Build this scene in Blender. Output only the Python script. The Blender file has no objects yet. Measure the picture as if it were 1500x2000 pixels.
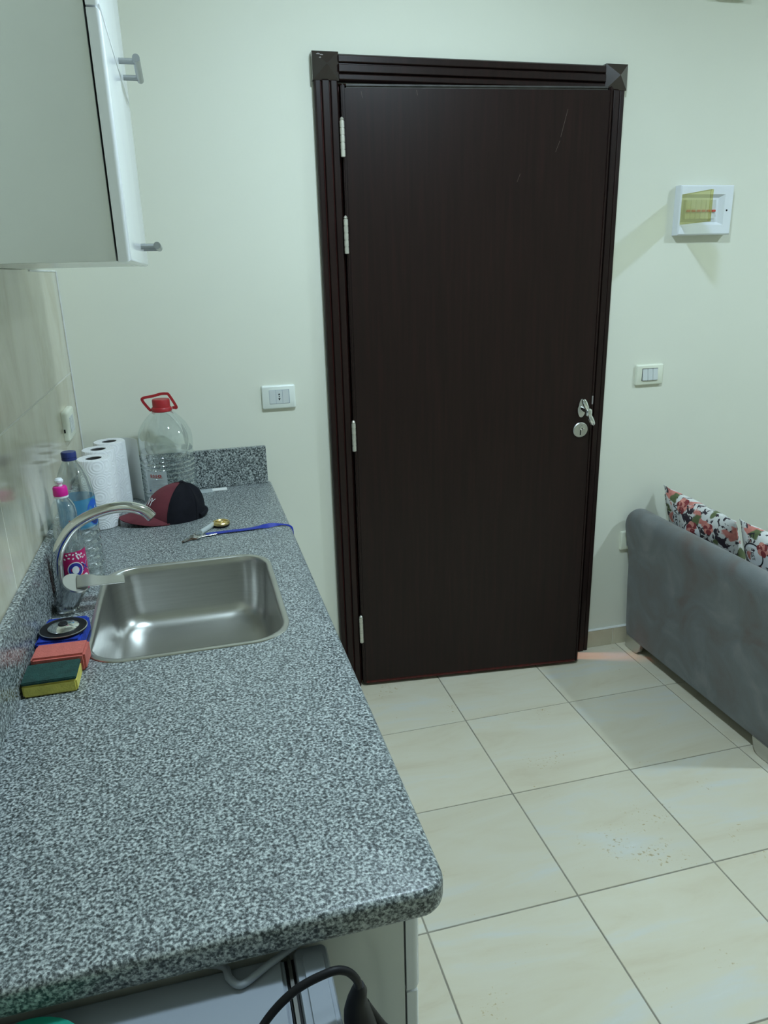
import bpy, bmesh, math, random
from mathutils import Vector, Matrix
PI = math.pi
random.seed(7)
S = bpy.context.scene
COL = S.collection

# ---------------------------------------------------------------- camera
cam_d = bpy.data.cameras.new('camera')
cam = bpy.data.objects.new('camera', cam_d); COL.objects.link(cam)
R_ = Vector((0.96692978, -0.25380454, -0.02510086)); U_ = Vector((0.1020422, 0.29479134, 0.9500976))
F_ = Vector((0.23373957, 0.92123901, -0.3109413))
M = Matrix.Identity(4)
for i in range(3):
    M[i][0] = R_[i]; M[i][1] = U_[i]; M[i][2] = -F_[i]
M.translation = Vector((0.35554, -2.47190, 1.51915))
cam.matrix_world = M
cam_d.sensor_fit = 'VERTICAL'; cam_d.sensor_height = 24.0; cam_d.lens = 1445.64 / 2000 * 24.0
cam_d.clip_start = 0.01
S.camera = cam

# ---------------------------------------------------------------- world, exposure
w = bpy.data.worlds.new('world'); S.world = w; w.use_nodes = True
w.node_tree.nodes['Background'].inputs[0].default_value = (0.75, 0.95, 1.0, 1)
w.node_tree.nodes['Background'].inputs[1].default_value = 0.02
S.view_settings.view_transform = 'Standard'; S.view_settings.look = 'None'
S.view_settings.gamma = 1.0; S.view_settings.use_curve_mapping = False
S.view_settings.exposure = 0.0
LAMP_COLOR = (0.775, 1.0, 1.15)
LAMP_STRENGTH = {'kitchen': 435.0, 'sofa': 435.0}
CORRIDOR_POWER = 30.0

# ---------------------------------------------------------------- materials
def nodes(m):
    m.use_nodes = True
    return m.node_tree, m.node_tree.nodes, m.node_tree.links

def pm(name, col, rough=.5, metal=0., var=.06, vscale=8., bump=0., bscale=60., coat=0., spec=.5, stretch=None, sheen=0.):
    """principled material with procedural tone variation and fine relief"""
    m = bpy.data.materials.new(name); t, n, l = nodes(m)
    b = n['Principled BSDF']
    b.inputs['Roughness'].default_value = rough; b.inputs['Metallic'].default_value = metal
    b.inputs['Coat Weight'].default_value = coat; b.inputs['Specular IOR Level'].default_value = spec
    b.inputs['Sheen Weight'].default_value = sheen
    tc = n.new('ShaderNodeTexCoord'); src = tc.outputs['Object']
    if stretch:
        mp = n.new('ShaderNodeMapping'); mp.inputs['Scale'].default_value = stretch
        l.new(src, mp.inputs[0]); src = mp.outputs[0]
    nz = n.new('ShaderNodeTexNoise'); nz.inputs['Scale'].default_value = vscale; nz.inputs['Detail'].default_value = 4
    l.new(src, nz.inputs['Vector'])
    rp = n.new('ShaderNodeValToRGB')
    rp.color_ramp.elements[0].position = .3; rp.color_ramp.elements[1].position = .7
    rp.color_ramp.elements[0].color = tuple(c * (1 - var) for c in col) + (1,)
    rp.color_ramp.elements[1].color = tuple(min(1, c * (1 + var)) for c in col) + (1,)
    l.new(nz.outputs[0], rp.inputs[0]); l.new(rp.outputs[0], b.inputs['Base Color'])
    if bump:
        n2 = n.new('ShaderNodeTexNoise'); n2.inputs['Scale'].default_value = bscale; n2.inputs['Detail'].default_value = 3
        l.new(src, n2.inputs['Vector'])
        bp = n.new('ShaderNodeBump'); bp.inputs['Strength'].default_value = bump; bp.inputs['Distance'].default_value = .002
        l.new(n2.outputs[0], bp.inputs['Height']); l.new(bp.outputs[0], b.inputs['Normal'])
    return m

def ramp(n, pts, interp='LINEAR'):
    r = n.new('ShaderNodeValToRGB'); cr = r.color_ramp; cr.interpolation = interp
    while len(cr.elements) > 1: cr.elements.remove(cr.elements[-1])
    cr.elements[0].position = pts[0][0]; cr.elements[0].color = tuple(pts[0][1]) + (1,)
    for p, c in pts[1:]:
        e = cr.elements.new(p); e.color = tuple(c) + (1,)
    return r

def granite_mat(name, k=1.0, rough=.27):
    m = bpy.data.materials.new(name); t, n, l = nodes(m); b = n['Principled BSDF']
    tc = n.new('ShaderNodeTexCoord')
    a = n.new('ShaderNodeTexNoise'); a.inputs['Scale'].default_value = 255; a.inputs['Detail'].default_value = 2.5
    a.inputs['Roughness'].default_value = .6
    l.new(tc.outputs['Object'], a.inputs['Vector'])
    r = ramp(n, [(.34, (.026 * k, .033 * k, .034 * k)), (.43, (.088 * k, .103 * k, .105 * k)), (.50, (.195 * k, .216 * k, .216 * k)), (.60, (.36 * k, .39 * k, .385 * k)), (.74, (.54 * k, .57 * k, .56 * k))])
    l.new(a.outputs[0], r.inputs[0])
    v = n.new('ShaderNodeTexVoronoi'); v.inputs['Scale'].default_value = 330
    l.new(tc.outputs['Object'], v.inputs['Vector'])
    sp = n.new('ShaderNodeSeparateColor'); l.new(v.outputs['Color'], sp.inputs[0])
    r2 = ramp(n, [(0, (.30, .31, .33)), (.16, (.36, .37, .39)), (.22, (1, 1, 1)), (.9, (1, 1, 1)), (1, (1.25, 1.25, 1.22))])
    l.new(sp.outputs[0], r2.inputs[0])
    mx = n.new('ShaderNodeMix'); mx.data_type = 'RGBA'; mx.blend_type = 'MULTIPLY'; mx.inputs[0].default_value = .85
    l.new(r.outputs[0], mx.inputs[6]); l.new(r2.outputs[0], mx.inputs[7])
    l.new(mx.outputs[2], b.inputs['Base Color'])
    b.inputs['Roughness'].default_value = rough
    bp = n.new('ShaderNodeBump'); bp.inputs['Strength'].default_value = .06; bp.inputs['Distance'].default_value = .001
    l.new(a.outputs[0], bp.inputs['Height']); l.new(bp.outputs[0], b.inputs['Normal'])
    return m

def tile_mat(name, cols, mapping, rough, rnd=True, specks=True, bright=.05):
    m = bpy.data.materials.new(name); t, n, l = nodes(m); b = n['Principled BSDF']
    tc = n.new('ShaderNodeTexCoord'); oi = n.new('ShaderNodeObjectInfo')
    ml = n.new('ShaderNodeMath'); ml.operation = 'MULTIPLY'; ml.inputs[1].default_value = 37.0 if rnd else 0
    l.new(oi.outputs['Random'], ml.inputs[0])
    add = n.new('ShaderNodeVectorMath'); add.operation = 'ADD'
    l.new(tc.outputs['Object'], add.inputs[0]); l.new(ml.outputs[0], add.inputs[1])
    mp = n.new('ShaderNodeMapping'); mp.inputs['Scale'].default_value = mapping
    l.new(add.outputs[0], mp.inputs[0])
    a = n.new('ShaderNodeTexNoise'); a.inputs['Scale'].default_value = 1; a.inputs['Detail'].default_value = 6
    a.inputs['Roughness'].default_value = .6; a.inputs['Distortion'].default_value = .7
    l.new(mp.outputs[0], a.inputs['Vector'])
    r = ramp(n, cols); l.new(a.outputs[0], r.inputs[0])
    out = r.outputs[0]
    br = n.new('ShaderNodeMapRange'); br.inputs[3].default_value = 1 - bright; br.inputs[4].default_value = 1 + bright
    l.new(oi.outputs['Random'], br.inputs[0])
    mv = n.new('ShaderNodeVectorMath'); mv.operation = 'SCALE'; l.new(out, mv.inputs[0]); l.new(br.outputs[0], mv.inputs['Scale'])
    out = mv.outputs[0]
    if specks:
        z = n.new('ShaderNodeTexNoise'); z.inputs['Scale'].default_value = 120; z.inputs['Detail'].default_value = 1
        l.new(add.outputs[0], z.inputs['Vector'])
        z2 = n.new('ShaderNodeTexNoise'); z2.inputs['Scale'].default_value = 7; l.new(add.outputs[0], z2.inputs['Vector'])
        mm = n.new('ShaderNodeMath'); mm.operation = 'MULTIPLY'; l.new(z.outputs[0], mm.inputs[0]); l.new(z2.outputs[0], mm.inputs[1])
        rr = ramp(n, [(.435, (1, 1, 1)), (.475, (.93, .88, .78)), (.56, (.66, .58, .46))]); l.new(mm.outputs[0], rr.inputs[0])
        mx = n.new('ShaderNodeMix'); mx.data_type = 'RGBA'; mx.blend_type = 'MULTIPLY'; mx.inputs[0].default_value = 1
        l.new(out, mx.inputs[6]); l.new(rr.outputs[0], mx.inputs[7]); out = mx.outputs[2]
    l.new(out, b.inputs['Base Color'])
    b.inputs['Roughness'].default_value = rough
    return m

def clear_mat(name, tint=(.94, .97, .97), rough=.05, lo=.07, hi=.75, dens=None, dmix=.5):
    """thin clear plastic: see-through with angle dependent gloss"""
    m = bpy.data.materials.new(name); t, n, l = nodes(m)
    n.remove(n['Principled BSDF']); out = n['Material Output']
    tr = n.new('ShaderNodeBsdfTransparent'); tr.inputs[0].default_value = tint + (1,)
    gl = n.new('ShaderNodeBsdfGlossy'); gl.inputs['Roughness'].default_value = rough; gl.inputs[0].default_value = (.95, .97, .97, 1)
    df = n.new('ShaderNodeBsdfDiffuse'); df.inputs[0].default_value = dens if dens else (.8, .85, .85, 1)
    lw = n.new('ShaderNodeLayerWeight'); lw.inputs[0].default_value = .35
    mr = n.new('ShaderNodeMapRange'); mr.inputs[3].default_value = lo; mr.inputs[4].default_value = hi
    tcx = n.new('ShaderNodeTexCoord'); nz = n.new('ShaderNodeTexNoise'); nz.inputs['Scale'].default_value = 40
    l.new(tcx.outputs['Object'], nz.inputs['Vector'])
    bpn = n.new('ShaderNodeBump'); bpn.inputs['Strength'].default_value = .25; bpn.inputs['Distance'].default_value = .003
    l.new(nz.outputs[0], bpn.inputs['Height']); l.new(bpn.outputs[0], gl.inputs['Normal'])
    l.new(lw.outputs['Facing'], mr.inputs[0])
    m1 = n.new('ShaderNodeMixShader'); m1.inputs[0].default_value = .04 if dens is None else dmix
    l.new(tr.outputs[0], m1.inputs[1]); l.new(df.outputs[0], m1.inputs[2])
    m2 = n.new('ShaderNodeMixShader'); l.new(mr.outputs[0], m2.inputs[0])
    l.new(m1.outputs[0], m2.inputs[1]); l.new(gl.outputs[0], m2.inputs[2]); l.new(m2.outputs[0], out.inputs[0])
    return m

def wood_mat(name, base=(.016, .0070, .0060), rough=.36, red=0.0):
    m = bpy.data.materials.new(name); t, n, l = nodes(m); b = n['Principled BSDF']
    tc = n.new('ShaderNodeTexCoord'); mp = n.new('ShaderNodeMapping'); mp.inputs['Scale'].default_value = (60, 60, 2.5)
    l.new(tc.outputs['Object'], mp.inputs[0])
    a = n.new('ShaderNodeTexNoise'); a.inputs['Scale'].default_value = 1.5; a.inputs['Detail'].default_value = 5
    l.new(mp.outputs[0], a.inputs['Vector'])
    d = tuple(c * .75 for c in base); h = (base[0] * (1.35 + red), base[1] * 1.2, base[2] * 1.2); b.inputs['Specular IOR Level'].default_value = .28
    r = ramp(n, [(.3, d), (.55, base), (.75, h)]); l.new(a.outputs[0], r.inputs[0])
    l.new(r.outputs[0], b.inputs['Base Color'])
    b.inputs['Roughness'].default_value = rough
    bp = n.new('ShaderNodeBump'); bp.inputs['Strength'].default_value = .08; bp.inputs['Distance'].default_value = .001
    l.new(a.outputs[0], bp.inputs['Height']); l.new(bp.outputs[0], b.inputs['Normal'])
    return m

def suede_mat(name):
    m = bpy.data.materials.new(name); t, n, l = nodes(m); b = n['Principled BSDF']
    tc = n.new('ShaderNodeTexCoord')
    a = n.new('ShaderNodeTexNoise'); a.inputs['Scale'].default_value = 6; a.inputs['Detail'].default_value = 7; a.inputs['Distortion'].default_value = 1.2
    l.new(tc.outputs['Object'], a.inputs['Vector'])
    r = ramp(n, [(.3, (.122, .100, .088)), (.44, (.128, .128, .122)), (.55, (.138, .150, .150)), (.7, (.185, .188, .184))]); l.new(a.outputs[0], r.inputs[0])
    l.new(r.outputs[0], b.inputs['Base Color']); b.inputs['Roughness'].default_value = .85
    b.inputs['Sheen Weight'].default_value = .4; b.inputs['Sheen Roughness'].default_value = .4
    f = n.new('ShaderNodeTexNoise'); f.inputs['Scale'].default_value = 300; l.new(tc.outputs['Object'], f.inputs['Vector'])
    bp = n.new('ShaderNodeBump'); bp.inputs['Strength'].default_value = .2; bp.inputs['Distance'].default_value = .002
    l.new(f.outputs[0], bp.inputs['Height']); l.new(bp.outputs[0], b.inputs['Normal'])
    return m

def towel_mat(name):
    m = bpy.data.materials.new(name); t, n, l = nodes(m); b = n['Principled BSDF']
    b.inputs['Base Color'].default_value = (.82, .82, .83, 1); b.inputs['Roughness'].default_value = .9
    tc = n.new('ShaderNodeTexCoord'); v = n.new('ShaderNodeTexVoronoi'); v.inputs['Scale'].default_value = 22
    v.inputs['Randomness'].default_value = .35
    l.new(tc.outputs['Object'], v.inputs['Vector'])
    k = n.new('ShaderNodeMath'); k.operation = 'MULTIPLY'; k.inputs[1].default_value = 48; l.new(v.outputs['Distance'], k.inputs[0])
    s = n.new('ShaderNodeMath'); s.operation = 'SINE'; l.new(k.outputs[0], s.inputs[0])
    r = ramp(n, [(.0, (.79, .79, .80)), (.45, (.84, .84, .85))]); l.new(s.outputs[0], r.inputs[0]); l.new(r.outputs[0], b.inputs['Base Color'])
    bp = n.new('ShaderNodeBump'); bp.inputs['Strength'].default_value = .25; bp.inputs['Distance'].default_value = .002
    l.new(s.outputs[0], bp.inputs['Height']); l.new(bp.outputs[0], b.inputs['Normal'])
    return m

def print_mat(name):
    """cushion print: pale newsprint ground with dark frames, coral flowers and leaves"""
    m = bpy.data.materials.new(name); t, n, l = nodes(m); b = n['Principled BSDF']
    tc = n.new('ShaderNodeTexCoord')
    def noise(sc, det=3, dist=0.):
        a = n.new('ShaderNodeTexNoise'); a.inputs['Scale'].default_value = sc; a.inputs['Detail'].default_value = det
        a.inputs['Distortion'].default_value = dist; l.new(tc.outputs['Object'], a.inputs['Vector']); return a.outputs[0]
    def mix(fac, c1, c2):
        x = n.new('ShaderNodeMix'); x.data_type = 'RGBA'; l.new(fac, x.inputs[0])
        for i, c in ((6, c1), (7, c2)):
            if isinstance(c, tuple): x.inputs[i].default_value = c + (1,)
            else: l.new(c, x.inputs[i])
        return x.outputs[2]
    def gate(s, a0, a1):
        r = ramp(n, [(a0, (0, 0, 0)), (a1, (1, 1, 1))]); l.new(s, r.inputs[0]); return r.outputs[0]
    base = mix(noise(30), (.62, .62, .60), (.74, .74, .72))
    dark = mix(gate(noise(19, 6, 1.6), .53, .555), base, (.03, .02, .03))
    red = mix(noise(60), (.45, .09, .08), (.75, .33, .27))
    c = mix(gate(noise(12, 3, .5), .575, .60), dark, red)
    leaf = mix(noise(50), (.06, .09, .03), (.17, .20, .09))
    a2 = n.new('ShaderNodeTexNoise'); a2.inputs['Scale'].default_value = 13; mp = n.new('ShaderNodeMapping'); mp.inputs['Location'].default_value = (3, 5, 7)
    l.new(tc.outputs['Object'], mp.inputs[0]); l.new(mp.outputs[0], a2.inputs['Vector'])
    c = mix(gate(a2.outputs[0], .60, .63), c, leaf)
    l.new(c, b.inputs['Base Color']); b.inputs['Roughness'].default_value = .8
    f = n.new('ShaderNodeTexNoise'); f.inputs['Scale'].default_value = 25; l.new(tc.outputs['Object'], f.inputs['Vector'])
    bp = n.new('ShaderNodeBump'); bp.inputs['Strength'].default_value = .3; bp.inputs['Distance'].default_value = .01
    l.new(f.outputs[0], bp.inputs['Height']); l.new(bp.outputs[0], b.inputs['Normal'])
    return m

def emit_mat(name, col, strength):
    m = bpy.data.materials.new(name); t, n, l = nodes(m)
    n.remove(n['Principled BSDF']); e = n.new('ShaderNodeEmission')
    e.inputs[0].default_value = col + (1,); e.inputs[1].default_value = strength
    l.new(e.outputs[0], n['Material Output'].inputs[0]); return m

MT = dict(
    wall=pm('cream_wall_paint', (.76, .765, .655), .75, var=.025, vscale=1.5, bump=.05, bscale=90),
    ceiling=pm('white_ceiling_paint', (.80, .80, .76), .8, var=.02, vscale=2),
    grout=pm('grey_floor_grout', (.26, .24, .19), .9, var=.2, vscale=20),
    wgrout=pm('pale_wall_grout', (.72, .72, .64), .8, var=.05),
    caulk=pm('white_caulk', (.80, .81, .78), .6, var=.04, vscale=30),
    granite=granite_mat('grey_granite', 1.18), granitetop=granite_mat('grey_granite_top', 1.18, .38),
    floor=tile_mat('cream_floor_tile', [(.25, (.59, .515, .37)), (.42, (.65, .595, .455)), (.55, (.665, .62, .49)), (.68, (.64, .63, .56)), (.8, (.69, .685, .64))], (2.2, 8.5, 1), .24),
    walltile=tile_mat('beige_wall_tile', [(.28, (.44, .40, .29)), (.45, (.58, .545, .42)), (.6, (.66, .63, .51)), (.75, (.70, .68, .58))], (6, 6, 2.2), .12, specks=False, bright=.03),
    wood=wood_mat('dark_mahogany'), woodred=wood_mat('red_mahogany', (.075, .014, .012), .35, .3), woodlit=pm('lit_wood_edge', (.060, .055, .055), .3, var=.3, vscale=30, coat=1.), woodgloss=wood_mat('glossy_mahogany', (.018, .0085, .0075), .27),
    scuff=pm('pale_scuffs', (.25, .23, .22), .6), steel=pm('brushed_steel', (.55, .55, .53), .3, 1., var=.05, vscale=3, stretch=(2, 2, 60)),
    chrome=pm('chrome', (.78, .79, .79), .07, 1., var=.01), bodychrome=pm('body_chrome', (.50, .52, .54), .20, 1., var=.02), satin=pm('satin_nickel', (.62, .62, .60), .3, 1., var=.03),
    hinge=pm('pale_hinge_metal', (.62, .60, .52), .38, .6, var=.08, vscale=90), bar=pm('grey_bar_metal', (.40, .42, .42), .35, .9, var=.03),
    brass=pm('brass', (.75, .58, .25), .3, 1., var=.1, vscale=60), oldmetal=pm('worn_brown_metal', (.22, .15, .11), .45, .8, var=.2, vscale=90),
    white=pm('white_laminate', (.80, .81, .80), .35, var=.015), gloss=pm('gloss_white_front', (.80, .82, .83), .13, var=.01),
    panel=pm('pale_grey_panel', (.70, .72, .68), .16, var=.02), fridge=pm('pale_blue_grey_enamel', (.27, .30, .345), .28, var=.015),
    plate=pm('ivory_plastic', (.80, .82, .68), .35, var=.02), module=pm('pale_grey_module', (.62, .65, .64), .35, var=.02),
    whitep=pm('white_plastic', (.78, .81, .84), .35, var=.02), cream=pm('white_outlet_plastic', (.82, .86, .80), .3, var=.01),
    black=pm('black_rubber', (.008, .008, .010), .5, var=.1, spec=.22), blackcloth=pm('black_cotton', (.009, .009, .013), .95, spec=.2, bump=.3, bscale=600, var=.2, vscale=40),
    maroon=pm('maroon_cotton', (.135, .022, .032), .85, bump=.3, bscale=700, var=.12, vscale=30), dark=pm('dark_void', (.01, .01, .01), .8),
    greydark=pm('dark_card', (.06, .06, .055), .9), towel=towel_mat('embossed_paper'), paper=pm('white_paper', (.84, .85, .82), .9, var=.02, bump=.1, bscale=300),
    papershade=pm('shaded_white_paper', (.70, .72, .68), .9, var=.02), red=pm('red_plastic', (.40, .018, .025), .4, var=.08, vscale=40),
    navy=pm('navy_plastic', (.02, .035, .17), .35, var=.05), blue=pm('blue_print', (.02, .12, .55), .4, var=.05), ltblue=pm('pale_blue_print', (.10, .32, .60), .4, var=.1, vscale=40),
    pink=pm('pink_plastic', (.72, .01, .30), .35, var=.03), magenta=pm('magenta_print', (.50, .012, .13), .35, var=.08), darkred=pm('dark_red_print', (.13, .005, .012), .4, var=.08),
    orange=pm('orange_print', (.75, .30, .05), .4), ink=pm('white_ink', (.82, .84, .86), .5, var=.01), inkblue=pm('blue_ink', (.02, .03, .30), .5), inkred=pm('red_ink', (.45, .03, .03), .5),
    inkblack=pm('black_ink', (.02, .02, .025), .6), greyink=pm('grey_ink', (.35, .40, .45), .6),
    clear=clear_mat('clear_plastic'), clearblue=clear_mat('clear_blue_label', (.50, .78, .95), .1, .03, .25, dens=(.08, .36, .62, 1)),
    clearwhite=clear_mat('clear_printed_label', (.9, .95, .95), .15, .03, .25, dens=(.75, .8, .8, 1)),
    amber=clear_mat('amber_clear_lid', (.88, .87, .60), .06, .04, .3, dens=(.62, .58, .25, 1), dmix=.12),
    sponge_y=pm('yellow_sponge_foam', (.66, .58, .13), .95, bump=.8, bscale=300, var=.12, vscale=60), sponge_r=pm('coral_sponge_foam', (.56, .14, .11), .95, bump=.8, bscale=300, var=.08, vscale=60),
    scour=pm('green_scouring_pad', (.012, .055, .045), .95, bump=1., bscale=400, var=.3, vscale=80), bluepad=pm('blue_scouring_pad', (.008, .04, .36), .95, bump=1., bscale=500, var=.35, vscale=90),
    suede=suede_mat('grey_suede'), pillow=print_mat('newspaper_flower_print'), lanyard=pm('blue_ribbon', (.01, .03, .33), .5, var=.1, vscale=60),
    green=pm('teal_plastic', (.01, .28, .20), .4, var=.03), skirting=tile_mat('beige_skirting_tile', [(.3, (.50, .45, .32)), (.6, (.60, .55, .41)), (.8, (.66, .62, .50))], (6, 3, 8), .35, specks=False),
    redtoggle=pm('red_toggle', (.65, .08, .05), .4), redwall=pm('corridor_wall_paint', (.7, .35, .25), .8),
)

MT['woodgloss'].node_tree.nodes['Principled BSDF'].inputs['Coat Weight'].default_value = 1.0
MT['woodgloss'].node_tree.nodes['Principled BSDF'].inputs['Coat Roughness'].default_value = .15

# ---------------------------------------------------------------- mesh helpers
def origin_of(o):
    v = Vector((0, 0, 0))
    while o is not None:
        v += o.location; o = o.parent
    return v

class MB:
    """collects shapes, all in world coordinates, and links them as ONE mesh object"""
    def __init__(s): s.v = []; s.f = []; s.m = []
    def add(s, vs, fs, mi=0):
        k = len(s.v); s.v += [Vector(x) for x in vs]
        s.f += [[i + k for i in f] for f in fs]; s.m += [mi] * len(fs); return s
    def box(s, a, b, mi=0):
        x0, y0, z0 = a; x1, y1, z1 = b
        return s.add([(x0, y0, z0), (x1, y0, z0), (x1, y1, z0), (x0, y1, z0), (x0, y0, z1), (x1, y0, z1), (x1, y1, z1), (x0, y1, z1)],
                     [(3, 2, 1, 0), (4, 5, 6, 7), (0, 1, 5, 4), (1, 2, 6, 5), (2, 3, 7, 6), (3, 0, 4, 7)], mi)
    def obox(s, mat, size, mi=0):
        k = len(s.v); x, y, z = (c / 2 for c in size); s.box((-x, -y, -z), (x, y, z), mi)
        for i in range(k, len(s.v)): s.v[i] = mat @ s.v[i]
        return s
    def loft(s, rings, close=True, cap0=True, cap1=True, mi=0):
        n = len(rings[0]); vs = [p for r in rings for p in r]; fs = []
        for i in range(len(rings) - 1):
            for j in range(n if close else n - 1):
                a = i * n + j; b = i * n + (j + 1) % n
                fs.append((a, b, b + n, a + n))
        if cap0: fs.append(tuple(range(n))[::-1])
        if cap1: fs.append(tuple((len(rings) - 1) * n + j for j in range(n)))
        return s.add(vs, fs, mi)
    def lathe(s, prof, c, n=32, mi=0, flute=None, caps=(True, True)):
        rings = []
        for r, z in prof:
            ring = []
            for j in range(n):
                a = 2 * PI * j / n; k = flute(z, a) if flute else 1.0
                ring.append((c[0] + r * k * math.cos(a), c[1] + r * k * math.sin(a), c[2] + z))
            rings.append(ring)
        return s.loft(rings, True, caps[0], caps[1], mi)
    def cyl(s, p0, p1, r0, r1=None, n=20, mi=0, caps=True):
        r1 = r0 if r1 is None else r1; p0 = Vector(p0); p1 = Vector(p1); d = (p1 - p0).normalized()
        a = d.orthogonal().normalized(); b = d.cross(a)
        rg = [[p + (a * math.cos(2 * PI * j / n) + b * math.sin(2 * PI * j / n)) * r for j in range(n)] for p, r in ((p0, r0), (p1, r1))]
        return s.loft(rg, True, caps, caps, mi)
    def tube(s, path, r, n=12, mi=0, closed=False):
        P = [Vector(p) for p in path]; rad = r if isinstance(r, (list, tuple)) else [r] * len(P)
        rings = []; up = None
        for i, p in enumerate(P):
            if closed: d = (P[(i + 1) % len(P)] - P[i - 1]).normalized()
            else: d = (P[min(i + 1, len(P) - 1)] - P[max(i - 1, 0)]).normalized()
            if up is None: up = d.orthogonal().normalized()
            up = (up - d * up.dot(d)).normalized(); b = d.cross(up)
            rings.append([p + (up * math.cos(2 * PI * j / n) + b * math.sin(2 * PI * j / n)) * rad[i] for j in range(n)])
        if closed: rings.append(rings[0])
        return s.loft(rings, True, not closed, not closed, mi)
    def ribbon(s, path, widths, normals, th, mi=0):
        P = [Vector(p) for p in path]; rings = []
        for i, p in enumerate(P):
            d = (P[min(i + 1, len(P) - 1)] - P[max(i - 1, 0)]).normalized(); nn = Vector(normals[i]).normalized()
            sd = d.cross(nn).normalized(); nn = sd.cross(d); wd = widths[i] / 2 if isinstance(widths, list) else widths / 2
            rings.append([p - sd * wd, p + sd * wd, p + sd * wd + nn * th, p - sd * wd + nn * th])
        return s.loft(rings, True, True, True, mi)
    def prism(s, prof, axis, a, b, mi=0):
        """closed 2D profile swept along an axis ('x': prof=(y,z), 'y': (x,z), 'z': (x,y))"""
        def pt(q, t): return {'x': (t, q[0], q[1]), 'y': (q[0], t, q[1]), 'z': (q[0], q[1], t)}[axis]
        return s.loft([[pt(q, a) for q in prof], [pt(q, b) for q in prof]], True, True, True, mi)
    def xf(s, m, k=0):
        for i in range(k, len(s.v)): s.v[i] = m @ s.v[i]
        return s
    def build(s, name, mats, parent=None, smooth=35, bevel=0., segs=2, at=None):
        mats = mats if isinstance(mats, (list, tuple)) else [mats]
        if at is None:
            if parent is not None: at = origin_of(parent)
            else:
                xs = [p.x for p in s.v]; ys = [p.y for p in s.v]; zs = [p.z for p in s.v]
                at = Vector(((min(xs) + max(xs)) / 2, (min(ys) + max(ys)) / 2, min(zs)))
        at = Vector(at)
        me = bpy.data.meshes.new(name); me.from_pydata([p - at for p in s.v], [], s.f)
        for m in mats: me.materials.append(MT[m] if isinstance(m, str) else m)
        for p, mi in zip(me.polygons, s.m): p.material_index = mi
        bm = bmesh.new(); bm.from_mesh(me)
        bmesh.ops.recalc_face_normals(bm, faces=bm.faces)
        if bevel:
            ed = [e for e in bm.edges if len(e.link_faces) == 2 and e.calc_face_angle(0) > .6]
            bmesh.ops.bevel(bm, geom=ed, offset=bevel, segments=segs, affect='EDGES', clamp_overlap=True)
        bm.to_mesh(me); bm.free()
        if smooth:
            for p in me.polygons: p.use_smooth = True
            me.set_sharp_from_angle(angle=math.radians(smooth))
        o = bpy.data.objects.new(name, me); COL.objects.link(o)
        if parent is not None:
            o.parent = parent
            o.location = at - origin_of(parent)
        else: o.location = at
        return o

def front_panel(x0, x1, y0, y1, z0, z1, r, n=6):
    """a cabinet front facing +x with a rounded front edge and a square back edge"""
    rings = []
    for d, i in [(x0, 0), (x1 - r - .0006, 0)] + [(x1 - r + r * math.sin(PI / 2 * k / n), r - r * math.cos(PI / 2 * k / n)) for k in range(n + 1)]:
        rings.append([(d, y0 + i, z0 + i), (d, y1 - i, z0 + i), (d, y1 - i, z1 - i), (d, y0 + i, z1 - i)])
    return MB().loft(rings)

def tag(o, label=None, cat=None, group=None, kind=None):
    if label: o['label'] = label
    if cat: o['category'] = cat
    if group: o['group'] = group
    if kind: o['kind'] = kind
    return o
def thing(name, loc, label, cat, group=None, kind=None):
    o = bpy.data.objects.new(name, None); COL.objects.link(o); o.location = loc; o.empty_display_size = .05
    return tag(o, label, cat, group, kind)

def spline(pts, n=8):
    P = [Vector(p) for p in pts]; out = []
    for i in range(len(P) - 1):
        p0 = P[max(i - 1, 0)]; p1 = P[i]; p2 = P[i + 1]; p3 = P[min(i + 2, len(P) - 1)]
        for k in range(n):
            t = k / n
            out.append(.5 * ((2 * p1) + (p2 - p0) * t + (2 * p0 - 5 * p1 + 4 * p2 - p3) * t * t + (3 * p1 - p0 - 3 * p2 + p3) * t ** 3))
    return out + [P[-1]]

def rrect(x0, y0, x1, y1, r, n=8):
    """rounded rectangle outline, counter-clockwise; r = radius or 4 radii (x0y0, x1y0, x1y1, x0y1)"""
    rs = r if isinstance(r, (list, tuple)) else [r] * 4; out = []
    for (cx, cy, a0), q in zip([(x0 + rs[0], y0 + rs[0], PI), (x1 - rs[1], y0 + rs[1], 1.5 * PI), (x1 - rs[2], y1 - rs[2], 0), (x0 + rs[3], y1 - rs[3], .5 * PI)], rs):
        for k in range(n + 1):
            a = a0 + .5 * PI * k / n; out.append((cx + q * math.cos(a), cy + q * math.sin(a)))
    return out

def text2d(s, size=1., align='CENTER'):
    cu = bpy.data.curves.new('t', 'FONT'); cu.body = s; cu.size = size; cu.align_x = align; cu.align_y = 'CENTER'
    o = bpy.data.objects.new('t', cu); COL.objects.link(o)
    me = o.to_mesh(); vs = [(v.co.x, v.co.y) for v in me.vertices]; fs = [list(p.vertices) for p in me.polygons]
    o.to_mesh_clear(); bpy.data.objects.remove(o); bpy.data.curves.remove(cu)
    return vs, fs
def disc2d(cx, cy, rx, ry, n=28): return [(cx, cy)] + [(cx + rx * math.cos(2 * PI * k / n), cy + ry * math.sin(2 * PI * k / n)) for k in range(n)], [(0, 1 + k, 1 + (k + 1) % n) for k in range(n)]
def ring2d(cx, cy, rx, ry, f, n=28):
    vs = []
    for k in range(n):
        c, q = math.cos(2 * PI * k / n), math.sin(2 * PI * k / n); vs += [(cx + rx * c, cy + ry * q), (cx + rx * f * c, cy + ry * f * q)]
    return vs, [(2 * k, 2 * ((k + 1) % n), 2 * ((k + 1) % n) + 1, 2 * k + 1) for k in range(n)]
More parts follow.
